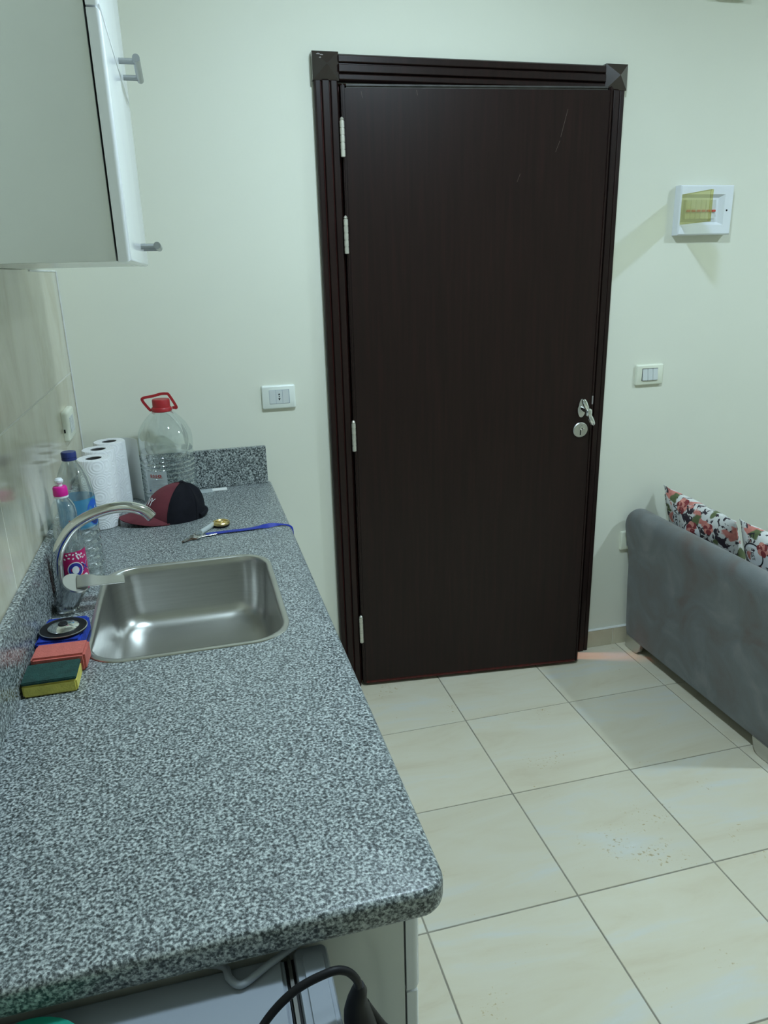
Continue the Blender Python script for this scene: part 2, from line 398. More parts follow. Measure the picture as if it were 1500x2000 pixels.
def grid2d(x0, y0, x1, y1, nx=10, ny=6):
    vs = [(x0 + (x1 - x0) * i / nx, y0 + (y1 - y0) * j / ny) for j in range(ny + 1) for i in range(nx + 1)]
    return vs, [(j * (nx + 1) + i, j * (nx + 1) + i + 1, (j + 1) * (nx + 1) + i + 1, (j + 1) * (nx + 1) + i) for j in range(ny) for i in range(nx)]
def tr2d(g, dx=0, dy=0, rot=0, sx=1, sy=1):
    c, q = math.cos(rot), math.sin(rot)
    return [(dx + c * x * sx - q * y * sy, dy + q * x * sx + c * y * sy) for x, y in g[0]], g[1]
def decal(mb, g, fn, mi, lift):
    mb.add([fn(x, y, lift) for x, y in g[0]], g[1], mi)

# ================================================================ SETTING
# the room is 4.4 m wide (x) and 4.6 m deep (y 0 at the far wall, negative towards the camera), 2.75 m high
RX, RY, RZ = 4.4, -4.6, 2.75
DX0, DX1, DZ = .872, 1.757, 2.056          # door opening
b = MB()
b.box((-.02, 0, 0), (DX0, .12, RZ)).box((DX1, 0, 0), (RX, .12, RZ)).box((DX0, 0, DZ), (DX1, .12, RZ))
wall_back = b.build('wall_back', 'wall', smooth=0); tag(wall_back, 'cream painted wall around the dark brown door', 'wall', kind='structure')
wl = MB().box((-.14, RY, 0), (-.0095, .12, RZ)).build('wall_left', 'wall', smooth=0)
tag(wl, 'kitchen wall behind the counter with beige tiles above granite', 'wall', kind='structure')
# beige wall tiles with narrow joints
MB().box((-.0095, -2.6, .60), (-.0006, 0, 1.541)).build('tile_grout', 'wgrout', wl, smooth=0)
def tile_mesh(name, sx, sy, sz, mat, bev=.0012):
    t = MB().box((-sx / 2, -sy / 2, -sz / 2), (sx / 2, sy / 2, sz / 2)).build(name, mat, None, smooth=0, bevel=bev, segs=1, at=(0, 0, 0))
    me = t.data; bpy.data.objects.remove(t); return me
def put(name, me, parent, loc):
    o = bpy.data.objects.new(name, me); COL.objects.link(o); o.parent = parent; o.location = Vector(loc) - origin_of(parent); return o
wy = [0, -1.06, -2.12, -2.6]
for z0, z1 in ((.6, .6 + .353), (.956, 1.2415), (1.2445, 1.541)):
    for k in range(3):
        ln = wy[k] - wy[k + 1] - .003
        put('tile', tile_mesh('tile', .0085, ln, z1 - z0, 'walltile'), wl, (-.00425, (wy[k] + wy[k + 1]) / 2, (z0 + z1) / 2))
b = MB().box((0, -.006, .967), (.004, -.0005, 1.541)).box((-.004, -.42, 1.5365), (.0025, -.0065, 1.5415))
tag(b.build('trim_1', 'caulk', bevel=.0015), 'white sealant bead along the wall tile edge in the corner', 'trim', kind='structure')
tag(MB().box((RX, RY, 0), (RX + .12, .12, RZ)).build('wall_right', 'wall', smooth=0), 'plain cream wall far right beyond the sofa', 'wall', kind='structure')
tag(MB().box((-.14, RY - .12, 0), (RX + .12, RY, RZ)).build('wall_front', 'wall', smooth=0), 'plain cream wall at the near end of the room', 'wall', kind='structure')
tag(MB().box((-.14, RY - .12, RZ), (RX + .12, .12, RZ + .1)).build('ceiling', 'ceiling', smooth=0), 'plain white ceiling over the whole room', 'ceiling', kind='structure')
# floor: grout bed with every tile a piece of its own
fl = MB().box((-.14, RY - .12, -.1), (RX + .12, 1.6, -.002)).build('floor', 'grout', smooth=0)
tag(fl, 'cream marbled floor tiles with thin grey joints', 'floor', kind='structure')
TX, TY, TS, G = 1.1704, -.3549, .40, .0038
xs = [.0]; x = TX - 3 * TS + TS
while x < RX: xs.append(x); x += TS
xs.append(RX)
ys = [0.12]; y = TY
while y > RY: ys.append(y); y -= TS
ys.append(RY)
cache = {}
for i in range(len(xs) - 1):
    for j in range(len(ys) - 1):
        sx, sy = xs[i + 1] - xs[i] - G, ys[j] - ys[j + 1] - G
        if sx < .02 or sy < .02: continue
        key = (round(sx, 3), round(sy, 3))
        if key not in cache: cache[key] = tile_mesh('tile', sx, sy, .01, 'floor', .001)
        put('tile', cache[key], fl, ((xs[i] + xs[i + 1]) / 2, (ys[j] + ys[j + 1]) / 2, -.005))
# skirting of tile pieces on the far wall
bb = MB().box((1.835, -.009, 0), (RX, 0, .074)).build('baseboard_back', 'wgrout', smooth=0); tag(bb, 'beige tile skirting along the wall right of the door', 'baseboard', kind='structure')
for a, c in ((1.836, 1.952), (1.955, 2.352), (2.355, 2.752), (2.755, 3.152), (3.155, 3.552), (3.555, 3.952), (3.955, RX - .002)):
    put('skirting_tile', tile_mesh('skirting_tile', c - a, .012, .074, 'skirting'), bb, ((a + c) / 2, -.006, .037))
MB().box((1.836, -.013, .0735), (RX, 0, .080)).build('sealant_line', 'caulk', bb, bevel=.002)
# corridor behind the door
b = MB().box((.3, 1.5, 0), (2.6, 1.6, 2.6)).box((.2, .12, 0), (.3, 1.6, 2.6)).box((2.5, .12, 0), (2.6, 1.6, 2.6)).box((.2, .12, 2.5), (2.6, 1.6, 2.6))
tag(b.build('wall_corridor', 'redwall', smooth=0), 'warm coloured corridor wall hidden behind the door', 'wall', kind='structure')
ld = bpy.data.lights.new('corridor_lamp_light', 'SPOT'); ld.energy = CORRIDOR_POWER; ld.color = (1., .34, .22); ld.shadow_soft_size = .07
ld.spot_size = math.radians(17); ld.spot_blend = .9
lo = bpy.data.objects.new('corridor_lamp_light', ld); COL.objects.link(lo); lo.location = (1.10, .17, 1.25)
lo.rotation_euler = (Vector((1.83, -.09, 0)) - lo.location).to_track_quat('-Z', 'Y').to_euler()

# ---------------------------------------------------------------- ceiling lamps (outside the frame)
def ceiling_lamp(x, y, key, label):
    t = thing('ceiling_lamp', (x, y, RZ - .045), label, 'lamp')
    MB().lathe([(.082, -.044), (.098, -.044), (.104, -.036), (.104, 0), (.02, 0)], (x, y, RZ), 40, caps=(False, True)).build('lamp_housing', 'whitep', t)
    MB().lathe([(.002, -.040), (.086, -.040), (.086, -.034), (.002, -.034)], (x, y, RZ), 40).build('diffuser', emit_mat('lit_diffuser_' + key, LAMP_COLOR, LAMP_STRENGTH[key]), t)
ceiling_lamp(1.02, -1.25, 'kitchen', 'round white ceiling lamp over the kitchen counter')
ceiling_lamp(3.35, -1.37, 'sofa', 'round white ceiling lamp beyond the sofa')

# ---------------------------------------------------------------- door casing
def casing_profile(x0, x1):
    """plan of a fluted casing, from the wall out (y negative)"""
    W = x1 - x0; f = lambda u: x0 + W * u
    return [(f(0), 0), (f(0), -.020), (f(.06), -.027), (f(.25), -.027), (f(.29), -.020), (f(.33), -.031), (f(.60), -.031), (f(.64), -.021), (f(.70), -.029), (f(.93), -.029), (f(1), -.020), (f(1), 0)]
fr = thing('trim_2', (1.314, 0, 0), 'dark mahogany door casing with pyramid corner blocks', 'door frame', kind='structure')
L0, L1, R0, R1, Z0, Z1 = .797, .870, 1.759, 1.832, 2.058, 2.134
MB().prism(casing_profile(L0, L1), 'z', 0, Z0).build('side_casing', 'wood', fr, smooth=20, bevel=.0012, segs=1)
MB().prism([(R0 + R1 - x, y) for x, y in casing_profile(R0, R1)], 'z', 0, Z0).build('side_casing', 'wood', fr, smooth=20, bevel=.0012, segs=1)
for q in (.27, .66): MB().box((L0 + .073 * q - .0015, -.0225, .002), (L0 + .073 * q + .0015, -.018, Z0 - .002)).build('flute_edge', 'woodred', fr, smooth=0)
for q in (.27, .66): MB().box((R1 - .073 * q - .0015, -.0225, .002), (R1 - .073 * q + .0015, -.018, Z0 - .002)).build('flute_edge', 'woodred', fr, smooth=0)
MB().prism([(y, Z0 + (x - L0)) for x, y in casing_profile(L0, L0 + Z1 - Z0 - .004)], 'x', L1 + .003, R0 - .003).build('head_casing', 'wood', fr, smooth=20, bevel=.0012, segs=1)
for a, c in ((L0 - .003, L1 + .003), (R0 - .003, R1 + .003)):
    m = (a + c) / 2; z = (Z0 + Z1) / 2 + .001
    MB().add([(a, 0, Z0), (c, 0, Z0), (c, 0, Z1), (a, 0, Z1), (a, -.026, Z0), (c, -.026, Z0), (c, -.026, Z1), (a, -.026, Z1), (m, -.052, z)],
             [(0, 1, 2, 3), (0, 4, 5, 1), (1, 5, 6, 2), (2, 6, 7, 3), (3, 7, 4, 0), (4, 8, 5), (5, 8, 6), (6, 8, 7), (7, 8, 4)]).build('corner_block', 'woodgloss', fr, smooth=0)
b = MB().box((DX0 - .001, .0, 0), (DX0 + .004, .118, DZ)).box((DX1 - .004, 0, 0), (DX1 + .001, .118, DZ)).box((DX0, 0, DZ - .004), (DX1, .118, DZ + .001))
b.box((DX0, .02, 0), (DX0 + .012, .055, DZ)).box((DX1 - .012, .02, 0), (DX1, .055, DZ)).box((DX0, .02, DZ - .012), (DX1, .055, DZ))
b.build('jamb_lining', 'woodred', fr, smooth=0)
# paint scuffs on the top left block and head casing
b = MB(); za = (Z0 + Z1) / 2
for u, v, s in ((-.022, .028, .007), (-.012, .026, .005), (-.018, .018, .004)):
    yy = -.026 - (1 - abs(v) / .038) * .026 - .0006
    b.add([(L0 + .037 + u - s, yy, za + v), (L0 + .037 + u, yy + .0006, za + v + s * .5), (L0 + .037 + u + s, yy, za + v), (L0 + .037 + u, yy - .001, za + v - s * .7)], [(0, 1, 2, 3)])
b.build('paint_chip', 'scuff', fr, smooth=0)

# ---------------------------------------------------------------- door leaf, slightly ajar
H0 = Vector((.8765, -.031, 0)); H1 = Vector((1.7355, -.1155, 0)); dv = (H1 - H0).normalized(); nv = Vector((-dv.y, dv.x, 0)); DW = (H1 - H0).length
def dp(u, d, z): return H0 + dv * u + nv * d + Vector((0, 0, z))      # u along the leaf, d behind its face
dr = thing('door_1', (H0.x, H0.y, .012), 'dark brown flush wooden door standing slightly ajar', 'door', kind='structure')
DM = Matrix(((dv.x, nv.x, 0, H0.x), (dv.y, nv.y, 0, H0.y), (0, 0, 1, 0), (0, 0, 0, 1)))
z0, z1 = .012, 2.050; e = .011
b = MB().box((e, .0012, z0 + e), (DW - e, .040, z1 - e)); b.xf(DM); b.build('face_panel', 'wood', dr, smooth=0)
for nm, a, c in (('edge_lipping', (0, 0, z0), (e, .041, z1)), ('edge_lipping', (DW - e, 0, z0), (DW, .041, z1)), ('edge_lipping', (e, 0, z1 - e), (DW - e, .041, z1))):
    b = MB().box(a, c); b.xf(DM); b.build(nm, 'woodlit' if a[2] > 1 else 'wood', dr, smooth=0, bevel=.008 if a[2] > 1 else .0035, segs=2)  # top lipping: light caught by the chamfer is put into a paler wood colour
b = MB().box((e, -.0005, z0), (DW - e, .041, z0 + e)); b.xf(DM); tag(b.build('bottom_lipping', 'woodred', dr, smooth=0, bevel=.002), 'reddish worn bottom edge of the door')
for a, c in ((1.849, 1.949), (1.570, 1.673), (.929, 1.027), (.195, .297)):
    hx, hy = .8735, -.0415
    hg = MB().cyl((hx, hy, a), (hx, hy, c), .0058, n=14).build('hinge', 'hinge', dr)
    for k in range(5):
        q = (c - a) / 5; MB().cyl((hx, hy, a + k * q + .0012), (hx, hy, a + (k + 1) * q - .0012), .0072, n=14).build('knuckle', 'hinge', hg)
    MB().lathe([(.004, 0), (.0065, .003), (.004, .008), (.001, .010)], (hx, hy, c), 12).build('hinge_finial', 'hinge', hg)
# handle: elongated backplate, spindle and crossbar grip turned askew
pu = (Vector((1.690, -.111, 0)) - H0).dot(dv); pz = 1.033
pl = MB()
out = [(pu + .014 * math.sin(2 * PI * k / 28) * (1 if math.cos(2 * PI * k / 28) < 0 else .8), pz + .033 * math.cos(2 * PI * k / 28)) for k in range(28)]
pl.loft([[(x, -.0005, z) for x, z in out], [(x, -.004, z) for x, z in out], [(pu + (x - pu) * .7, -.0065, pz + (z - pz) * .8) for x, z in out]]); pl.xf(DM)
hn = pl.build('handle_plate', 'satin', dr)
b = MB().cyl((pu, -.005, pz), (pu, -.060, pz - .004), .0085, n=16); b.xf(DM); b.build('spindle', 'chrome', hn)
tilt = Vector((.42, 0, -.91)).normalized(); c0 = Vector((pu, -.062, pz - .004))
b = MB()
for sg in (-1, 1):
    b.tube([c0 + tilt * sg * q for q in (.006, .012, .020, .036, .046, .051)], [.008, .0062, .0082, .0088, .0075, .004], 14)
b.lathe([(.004, -.014), (.0115, -.009), (.0125, 0), (.0115, .009), (.004, .014)], c0, 18); b.xf(DM); b.build('handle_grip', 'chrome', hn)
b = MB(); g = Matrix.Rotation(PI / 2, 4, 'X'); lu = (Vector((1.690, -.111, 0)) - H0).dot(dv); lz = .955
k = len(b.v); b.lathe([(.0275, 0), (.0275, .003), (.0245, .006), (.002, .0065)], (0, 0, 0), 36); b.xf(g, k); b.xf(Matrix.Translation((lu, -.0005, lz)), k); b.xf(DM)
lk = b.build('lock_rosette', 'satin', dr)
b = MB(); k = len(b.v); b.lathe([(.0085, .006), (.0085, .010), (.006, .011)], (0, 0, 0), 20); b.xf(g); b.xf(Matrix.Translation((lu + .003, 0, lz + .008))); b.xf(DM); b.build('lock_cylinder', 'chrome', lk)
b = MB().box((lu - .003, -.0075, lz - .018), (lu + .001, -.006, lz + .006)).box((lu + .0005, -.0123, lz + .005), (lu + .006, -.0108, lz + .0075)); b.xf(DM); b.build('keyhole', 'dark', lk, smooth=0)
b = MB().box((DW - .008, -.0008, 1.045), (DW - .003, .0005, 1.075)); b.xf(DM); b.build('latch_mark', 'scuff', dr, smooth=0)
# scratches on the face
b = MB()
for (u0, za_, u1, zb_) in ((.715, 1.985, .695, 1.905), (.693, 1.895, .680, 1.862), (.565, 1.80, .555, 1.775), (.06, 2.03, .064, 2.012), (.23, 2.034, .233, 2.02)):
    b.add([(u0, .0007, za_), (u0 + .0012, .0007, za_), (u1 + .001, .0007, zb_), (u1, .0007, zb_)], [(0, 1, 2, 3)])
b.xf(DM); b.build('scratch', pm('faint_scratch', (.12, .09, .07), .6), dr, smooth=0)

# ================================================================ COUNTER
CX, CY, CZ, CT = .586, -1.832, .840, .040
SX0, SY0, SX1, SY1 = .104, -1.168, .500, -.680           # sink outer rim
ct = thing('countertop', (.3, -.9, CZ - CT), 'grey speckled granite worktop with upstands and sink cutout', 'countertop')
def counter_ring(i, z, n=8): return [(x, y, z) for x, y in rrect(.0015, CY + i, CX - i, -.0015, [.001, .034 - min(i, .03), .002, .001], n)]
prof = [(.009, 0), (.0052, -.0008), (.0025, -.003), (.0008, -.006), (0, -.010), (0, -CT + .012), (.001, -CT + .007), (.004, -CT + .002), (.009, -CT)]
rings = [counter_ring(i, CZ + z) for i, z in prof]
hole = rrect(SX0 + .006, SY0 + .006, SX1 - .006, SY1 - .006, [.075, .075, .075, .075], 8)
bm = bmesh.new()
def fillface(outer, inner, z):
    ov = [bm.verts.new((p[0], p[1], z)) for p in outer]; iv = [bm.verts.new((p[0], p[1], z)) for p in inner]
    ed = [bm.edges.new((L[k], L[(k + 1) % len(L)])) for L in (ov, iv) for k in range(len(L))]
    bmesh.ops.triangle_fill(bm, use_beauty=True, edges=ed)
    return ov, iv
def bridge(A, B):
    for k in range(len(A)):
        try: bm.faces.new((A[k], A[(k + 1) % len(A)], B[(k + 1) % len(B)], B[k]))
        except ValueError: pass
ot, it = fillface(rings[0], hole, CZ)
prev = ot
for r in rings[1:-1]:
    cur = [bm.verts.new(p) for p in r]; bridge(prev, cur); prev = cur
ob, ib = fillface(rings[-1], hole, CZ - CT)
bridge(prev, ob); bridge(it, ib)
bmesh.ops.recalc_face_normals(bm, faces=bm.faces)
me = bpy.data.meshes.new('slab'); at = ct.location
for v in bm.verts: v.co -= at
bm.to_mesh(me); bm.free(); me.materials.append(MT['granitetop'])
for p in me.polygons: p.use_smooth = True
me.set_sharp_from_angle(angle=math.radians(30))
so = bpy.data.objects.new('slab', me); COL.objects.link(so); so.parent = ct
MB().box((.0005, CY + .003, CZ), (.020, -.0005, .967)).build('side_upstand', 'granite', ct, bevel=.0015)
MB().box((.0205, -.020, CZ), (.574, -.0005, .967)).build('back_upstand', 'granite', ct, bevel=.0015)

# sink with drain
sk = thing('kitchen_sink', ((SX0 + SX1) / 2, (SY0 + SY1) / 2, .69), 'stainless steel sink bowl set into the granite worktop', 'sink')
def sring(i, z, r): return [(x, y, z) for x, y in rrect(SX0 + i, SY0 + i, SX1 - i, SY1 - i, max(r - i * .7, .03), 10)]
sp = [(0, .8405, .080), (.001, .8425, .080), (.006, .8432, .080), (.011, .8425, .080), (.013, .840, .080), (.015, .825, .080), (.018, .78, .080), (.022, .73, .083), (.028, .708, .088), (.040, .694, .095), (.060, .688, .105), (.10, .6855, .12), (.16, .684, .14)]
MB().loft([sring(*q) for q in sp], True, False, True).build('bowl', 'steel', sk, smooth=50)
cx, cy = (SX0 + SX1) / 2, (SY0 + SY1) / 2
MB().lathe([(.043, .684), (.043, .6865), (.036, .687), (.030, .685), (.004, .6845)], (cx, cy, 0), 32).build('drain', 'chrome', sk)

# base cabinets under the worktop
def base_unit(y0, y1, label):
    t = thing('base_cabinet', (.28, (y0 + y1) / 2, 0), label, 'cabinet', 'white base cabinets under the granite worktop')
    b = MB().box((.022, y0, .10), (.536, y0 + .018, .798)).box((.022, y1 - .018, .10), (.536, y1, .798)).box((.022, y0 + .018, .10), (.536, y1 - .018, .118)).box((.022, y0 + .018, .118), (.030, y1 - .018, .60))
    b.box((.506, y0 + .018, .775), (.536, y1 - .018, .798)); b.build('carcass', 'panel', t, smooth=0)
    MB().box((.06, y0, 0), (.49, y1, .10)).build('plinth', 'panel', t, smooth=0)
    d = front_panel(.539, .557, y0 + .0015, y1 - .0015, .660, .794, .009).build('drawer_front', 'gloss', t, smooth=40)
    MB().tube([(.557, (y0 + y1) / 2 - .06, .715), (.585, (y0 + y1) / 2 - .06, .715)], .005).tube([(.557, (y0 + y1) / 2 + .06, .715), (.585, (y0 + y1) / 2 + .06, .715)], .005).tube([(.585, (y0 + y1) / 2 - .075, .715), (.585, (y0 + y1) / 2 + .075, .715)], .006).build('handle', 'bar', d)
    front_panel(.539, .555, y0 + .0015, y1 - .0015, .105, .656, .006).build('door', 'gloss', t, smooth=40)
base_unit(-1.803, -1.203, 'white base cabinet at the near end of the worktop')
base_unit(-1.201, -.602, 'white base cabinet under the steel sink')
base_unit(-.600, -.002, 'white base cabinet in the corner by the door')

# ================================================================ WALL CABINET
WX, WY0, WY1, WZ0, WZ1 = .2665, -1.212, -.540, 1.5415, 2.218
wc = thing('wall_cabinet', (.15, (WY0 + WY1) / 2, WZ0), 'white wall cabinet with two gloss lift-up doors', 'cabinet')
MB().box((.002, WY0, WZ0), (WX - .003, WY1, WZ1)).build('carcass', 'panel', wc, smooth=0, bevel=.0008, segs=1)
for a, c in ((WZ0 - .001, 1.8765), (1.8795, WZ1)):
    d = front_panel(WX, WX + .0190, WY0 - .001, WY1 - .001, a, c, .006).build('door', 'gloss', wc, smooth=40)
    hz = a + .035 if a < 1.6 else a + .022; X = WX + .0190
    for yy in (-.828, -.700): MB().cyl((X, yy, hz), (X + .031, yy, hz), .0052, n=14).build('handle_post', 'bar', d)
    MB().cyl((X + .032, -.850, hz + .001), (X + .032, -.678, hz + .001), .0068, n=18).build('handle_bar', 'bar', d)

# ================================================================ FAUCET
fc = thing('faucet', (.047, -.893, CZ), 'chrome swan-neck kitchen faucet beside the sink', 'faucet')
MB().lathe([(.0255, 0), (.0255, .004), (.0235, .006), (.0235, .016), (.020, .022)], (.047, -.893, CZ), 28).build('body', 'bodychrome', fc)
ax = Vector((.37, -.30, .88)).normalized(); c0 = Vector((.045, -.888, .846)); c1 = Vector((.0745, -.911, .905))
ax = (c1 - c0).normalized()
MB().cyl(c0, c1, .0235, .0262, 30).build('cartridge', 'bodychrome', fc)
hd = MB().cyl(c1 + ax * .001, c1 + ax * .0045, .0272, .0262, 30)
hd = hd.build('lever_cap', 'satin', fc)
sx_ = (Vector((1, .04, -.06)) - ax * Vector((1, .04, -.06)).dot(ax)).normalized(); p = c1 + ax * .005
tip = Vector((.172, -.898, .897)); d_ = tip - p
b = MB().ribbon([p + d_ * .02, p + d_ * .18 + ax * .003, p + d_ * .34 + ax * .002, p + d_ * .42, p + d_ * .7, tip], [.036, .036, .034, .031, .027, .023], [ax, ax, ax, Vector((.1, -.34, .93)), Vector((.05, -.32, .94)), Vector((.05, -.30, .94))], .003)
b.build('lever', 'satin', hd, bevel=.0008)
path = spline([(.036, -.862, .862), (.0355, -.864, .905), (.040, -.868, .950), (.056, -.873, .988), (.089, -.880, 1.026), (.143, -.888, 1.052), (.193, -.893, 1.058), (.228, -.896, 1.048), (.245, -.898, 1.031)], 7)
MB().tube(path, .0118, 18).build('spout', 'chrome', fc, smooth=60)
MB().cyl((.036, -.862, .858), (.036, -.862, .876), .0145, n=22).cyl((.036, -.862, .846), (.036, -.862, .859), .013, n=22).build('spout_collar', 'chrome', fc)
dd = (path[-1] - path[-2]).normalized(); MB().cyl(path[-1] - dd * .004, path[-1] + dd * .0015, .0105, n=18).build('aerator', 'greydark', fc)

# ================================================================ THINGS ON THE WORKTOP
def ring_pts(R, n=40): return [(R * math.cos(2 * PI * k / n), R * math.sin(2 * PI * k / n)) for k in range(n)]
# --- paper towel rolls
RH, RR = .200, .0465
def roll(x, y, label):
    t = thing('paper_towel_roll', (x, y, CZ), label, 'paper towel', 'paper towel rolls on the worktop')
    MB().lathe([(.022, .0005), (RR - .002, .0005), (RR, .003), (RR, RH - .003), (RR - .002, RH), (.022, RH), (.022, .0005)], (x, y, CZ), 44, caps=(False, False)).build('paper', 'towel', t)
    MB().lathe([(.0195, .001), (.0218, .001), (.0218, RH - .002), (.0195, RH - .002), (.0195, .001)], (x, y, CZ), 32, caps=(False, False)).build('core_tube', 'greydark', t)
    return t
roll(.069, -.316, 'white paper towel roll nearest the blue-capped bottle')
roll(.0695, -.200, 'middle paper towel roll of the row of three')
r3 = roll(.092, -.097, 'paper towel roll in the far corner with a loose sheet')
sh = spline([(.092, -.0495), (.115, -.0500), (.140, -.058), (.160, -.078), (.174, -.104)], 5)
b = MB(); b.loft([[(p.x, p.y, CZ + .001), (p.x, p.y, CZ + RH - .001), (p.x + .0009, p.y + .0009, CZ + RH - .001), (p.x + .0009, p.y + .0009, CZ + .001)] for p in [Vector((q.x, q.y, 0)) for q in [Vector((s[0], s[1], 0)) for s in sh]]])
b.build('loose_sheet', 'papershade', r3, smooth=60)  # same white paper as the roll, its shade put into a greyer colour
for o in r3.children:
    if o.name.startswith('loose_sheet'): tag(o, 'loose flat end sheet hanging beside the roll')

# --- large water bottle
BX, BY = .259, -.108
t = thing('water_jug', (BX, BY, CZ), 'large clear empty water jug with red cap and handle', 'bottle')
def jug_prof():
    P = [(.045, .004), (.070, .001), (.0775, .006), (.080, .016)]
    z = .022
    while z < .135:
        P += [(.0800, z), (.0812, z + .0035), (.0812, z + .0075), (.0775, z + .0105)]; z += .0142
    P += [(.0805, .142), (.0805, .158), (.0785, .163), (.0815, .168), (.0820, .185), (.0815, .205), (.0775, .222), (.067, .243), (.052, .262), (.038, .276), (.029, .284), (.0245, .288), (.0245, .296)]
    return P
def jug_flute(z, a):
    if .19 < z < .285:
        k = math.sin((z - .19) / .095 * PI); return 1 + .030 * k * (abs(math.cos(a * 7)) - .6)
    return 1
MB().lathe(jug_prof(), (BX, BY, CZ), 84, flute=jug_flute, caps=(True, False)).build('bottle_body', 'clear', t, smooth=40)
cp = MB().lathe([(.029, .283), (.0305, .285), (.0305, .293), (.0285, .296), (.0265, .297), (.0265, .317), (.025, .3205), (.001, .3212)], (BX, BY, CZ), 40, caps=(True, True)).build('cap', 'red', t)
hp = spline([(-.0315, .000, .288), (-.0365, .0, .291), (-.053, -.004, .318), (-.050, -.006, .327), (-.020, -.006, .3315), (.000, -.006, .336), (.018, -.006, .336), (.026, -.005, .331), (.044, -.002, .293), (.036, 0, .2915), (.0315, 0, .291)], 5)
b = MB().ribbon([(BX + q.x, BY + q.y, CZ + q.z) for q in hp], .008, [(0, 1, 0)] * len(hp), .004)
b.build('carry_handle', 'red', t, bevel=.0008)
def jug_map(x, z, l):
    a = -PI / 2 - .50 + x / .0815; r = .0818 + l; return (BX + r * math.cos(a), BY + r * math.sin(a), CZ + z)
b = MB(); decal(b, grid2d(-.036, .042, .036, .112, 14, 2), jug_map, 0, .0002)
for k, (wd, zz) in enumerate(((.05, .083), (.046, .077), (.05, .071), (.048, .065), (.05, .059))): decal(b, grid2d(-wd / 2, zz, wd / 2, zz + .0014, 10, 1), jug_map, 1, .0007)
for x0_, x1_ in ((-.018, -.010), (-.008, -.002), (.001, .006), (.008, .020)): decal(b, tr2d(ring2d(0, 0, (x1_ - x0_) / 2, .0045, .45, 12), (x0_ + x1_) / 2, .098), jug_map, 2, .0008)
decal(b, grid2d(-.019, .0915, .022, .0928, 8, 1), jug_map, 2, .0008)
decal(b, disc2d(-.024, .05, .003, .003, 10), jug_map, 3, .0008)
lb = b.build('label', ['clearwhite', 'greyink', 'inkred', 'inkblue'], t, smooth=60); tag(lb, 'clear label with red lettering')

# --- blue capped bottle
WBX, WBY = .0685, -.700
t = thing('water_bottle', (WBX, WBY, CZ), 'clear ribbed bottle with dark blue cap and blue label', 'bottle')
P = [(.025, .004), (.036, .0005), (.0405, .006), (.0415, .016)]
z = .022
while z < .120: P += [(.0415, z), (.0423, z + .006), (.0420, z + .012), (.0390, z + .0165)]; z += .0195
P += [(.0405, .143), (.041, .150), (.041, .205), (.0395, .222), (.034, .245), (.026, .266), (.0185, .279), (.0150, .284), (.0150, .287)]
MB().lathe(P, (WBX, WBY, CZ), 56, caps=(True, False)).build('bottle_body', 'clear', t, smooth=40)
MB().lathe([(.0152, .285), (.0165, .286), (.0165, .291), (.0158, .2915), (.0158, .292), (.0165, .2925), (.0165, .302), (.0155, .3045), (.001, .305)], (WBX, WBY, CZ), 36).build('cap', 'navy', t)
def wb_map(x, z, l):
    a = -.62 + x / .041; r = .0415 + l; return (WBX + r * math.cos(a), WBY + r * math.sin(a), CZ + z)
b = MB(); decal(b, grid2d(-.126, .128, .126, .198, 56, 4), wb_map, 0, .0002)
decal(b, disc2d(.008, .163, .020, .031, 30), wb_map, 1, .0006)
decal(b, disc2d(.008, .152, .014, .018, 24), wb_map, 2, .0008)
for g in (tr2d(ring2d(0, 0, .0045, .004, .55, 14), .006, .166), grid2d(-.006, .1615, .014, .1632, 6, 1), grid2d(.0115, .163, .0132, .176, 2, 2), grid2d(-.0065, .155, -.0045, .162, 2, 2), tr2d(disc2d(0, 0, .0012, .0012, 8), .0, .171)): decal(b, g, wb_map, 3, .0011)
decal(b, grid2d(-.055, .147, -.040, .153, 5, 1), wb_map, 4, .0008)
tag(b.build('label', ['clearblue', 'blue', 'navy', 'ink', 'inkred'], t, smooth=60), 'translucent blue label with an oval emblem')

# --- washing-up liquid
SPX, SPY = .0545, -.790
t = thing('dish_soap_bottle', (SPX, SPY, CZ), 'clear dish soap bottle with pink push-pull cap', 'bottle')
def oval(z, a): return 1.0
P = [(.020, .004), (.027, .0005), (.0300, .006), (.0305, .05), (.0300, .12), (.0285, .150), (.0265, .170), (.0270, .190), (.0245, .204), (.018, .216), (.0135, .221), (.0135, .226)]
MB().lathe(P, (SPX, SPY, CZ), 48, caps=(True, False)).build('bottle_body', 'clear', t, smooth=50)
MB().lathe([(.0138, .224), (.0152, .2245), (.0152, .228), (.0138, .2285)], (SPX, SPY, CZ), 30).build('neck_ring', 'ink', t)
MB().lathe([(.0150, .2285), (.0155, .230), (.0150, .2455), (.0135, .2485), (.007, .2495)], (SPX, SPY, CZ), 36).build('cap', 'pink', t)
MB().lathe([(.0062, .2485), (.0058, .2545), (.0090, .2585), (.0092, .2625), (.0065, .2665), (.001, .268)], (SPX, SPY, CZ), 28).build('push_nozzle', 'whitep', t)
def so_map(x, z, l):
    a = -1.05 + x / .0305; r = .0309 + l; return (SPX + r * math.cos(a), SPY + r * math.sin(a), CZ + z)
b = MB(); decal(b, grid2d(-.030, .010, .040, .104, 18, 6), so_map, 0, .0002)                 # magenta ground
decal(b, grid2d(-.060, .010, -.030, .104, 9, 6), so_map, 1, .0002)                           # dark red back
decal(b, ([(-.030, .010), (-.0275, .010), (-.036, .080), (-.0385, .080)], [(0, 1, 2, 3)]), so_map, 2, .0006)
decal(b, disc2d(-.006, .062, .0165, .0185), so_map, 3, .0006); decal(b, disc2d(-.006, .062, .0145, .0165), so_map, 4, .0009); decal(b, disc2d(-.006, .062, .0072, .0092), so_map, 3, .0012)
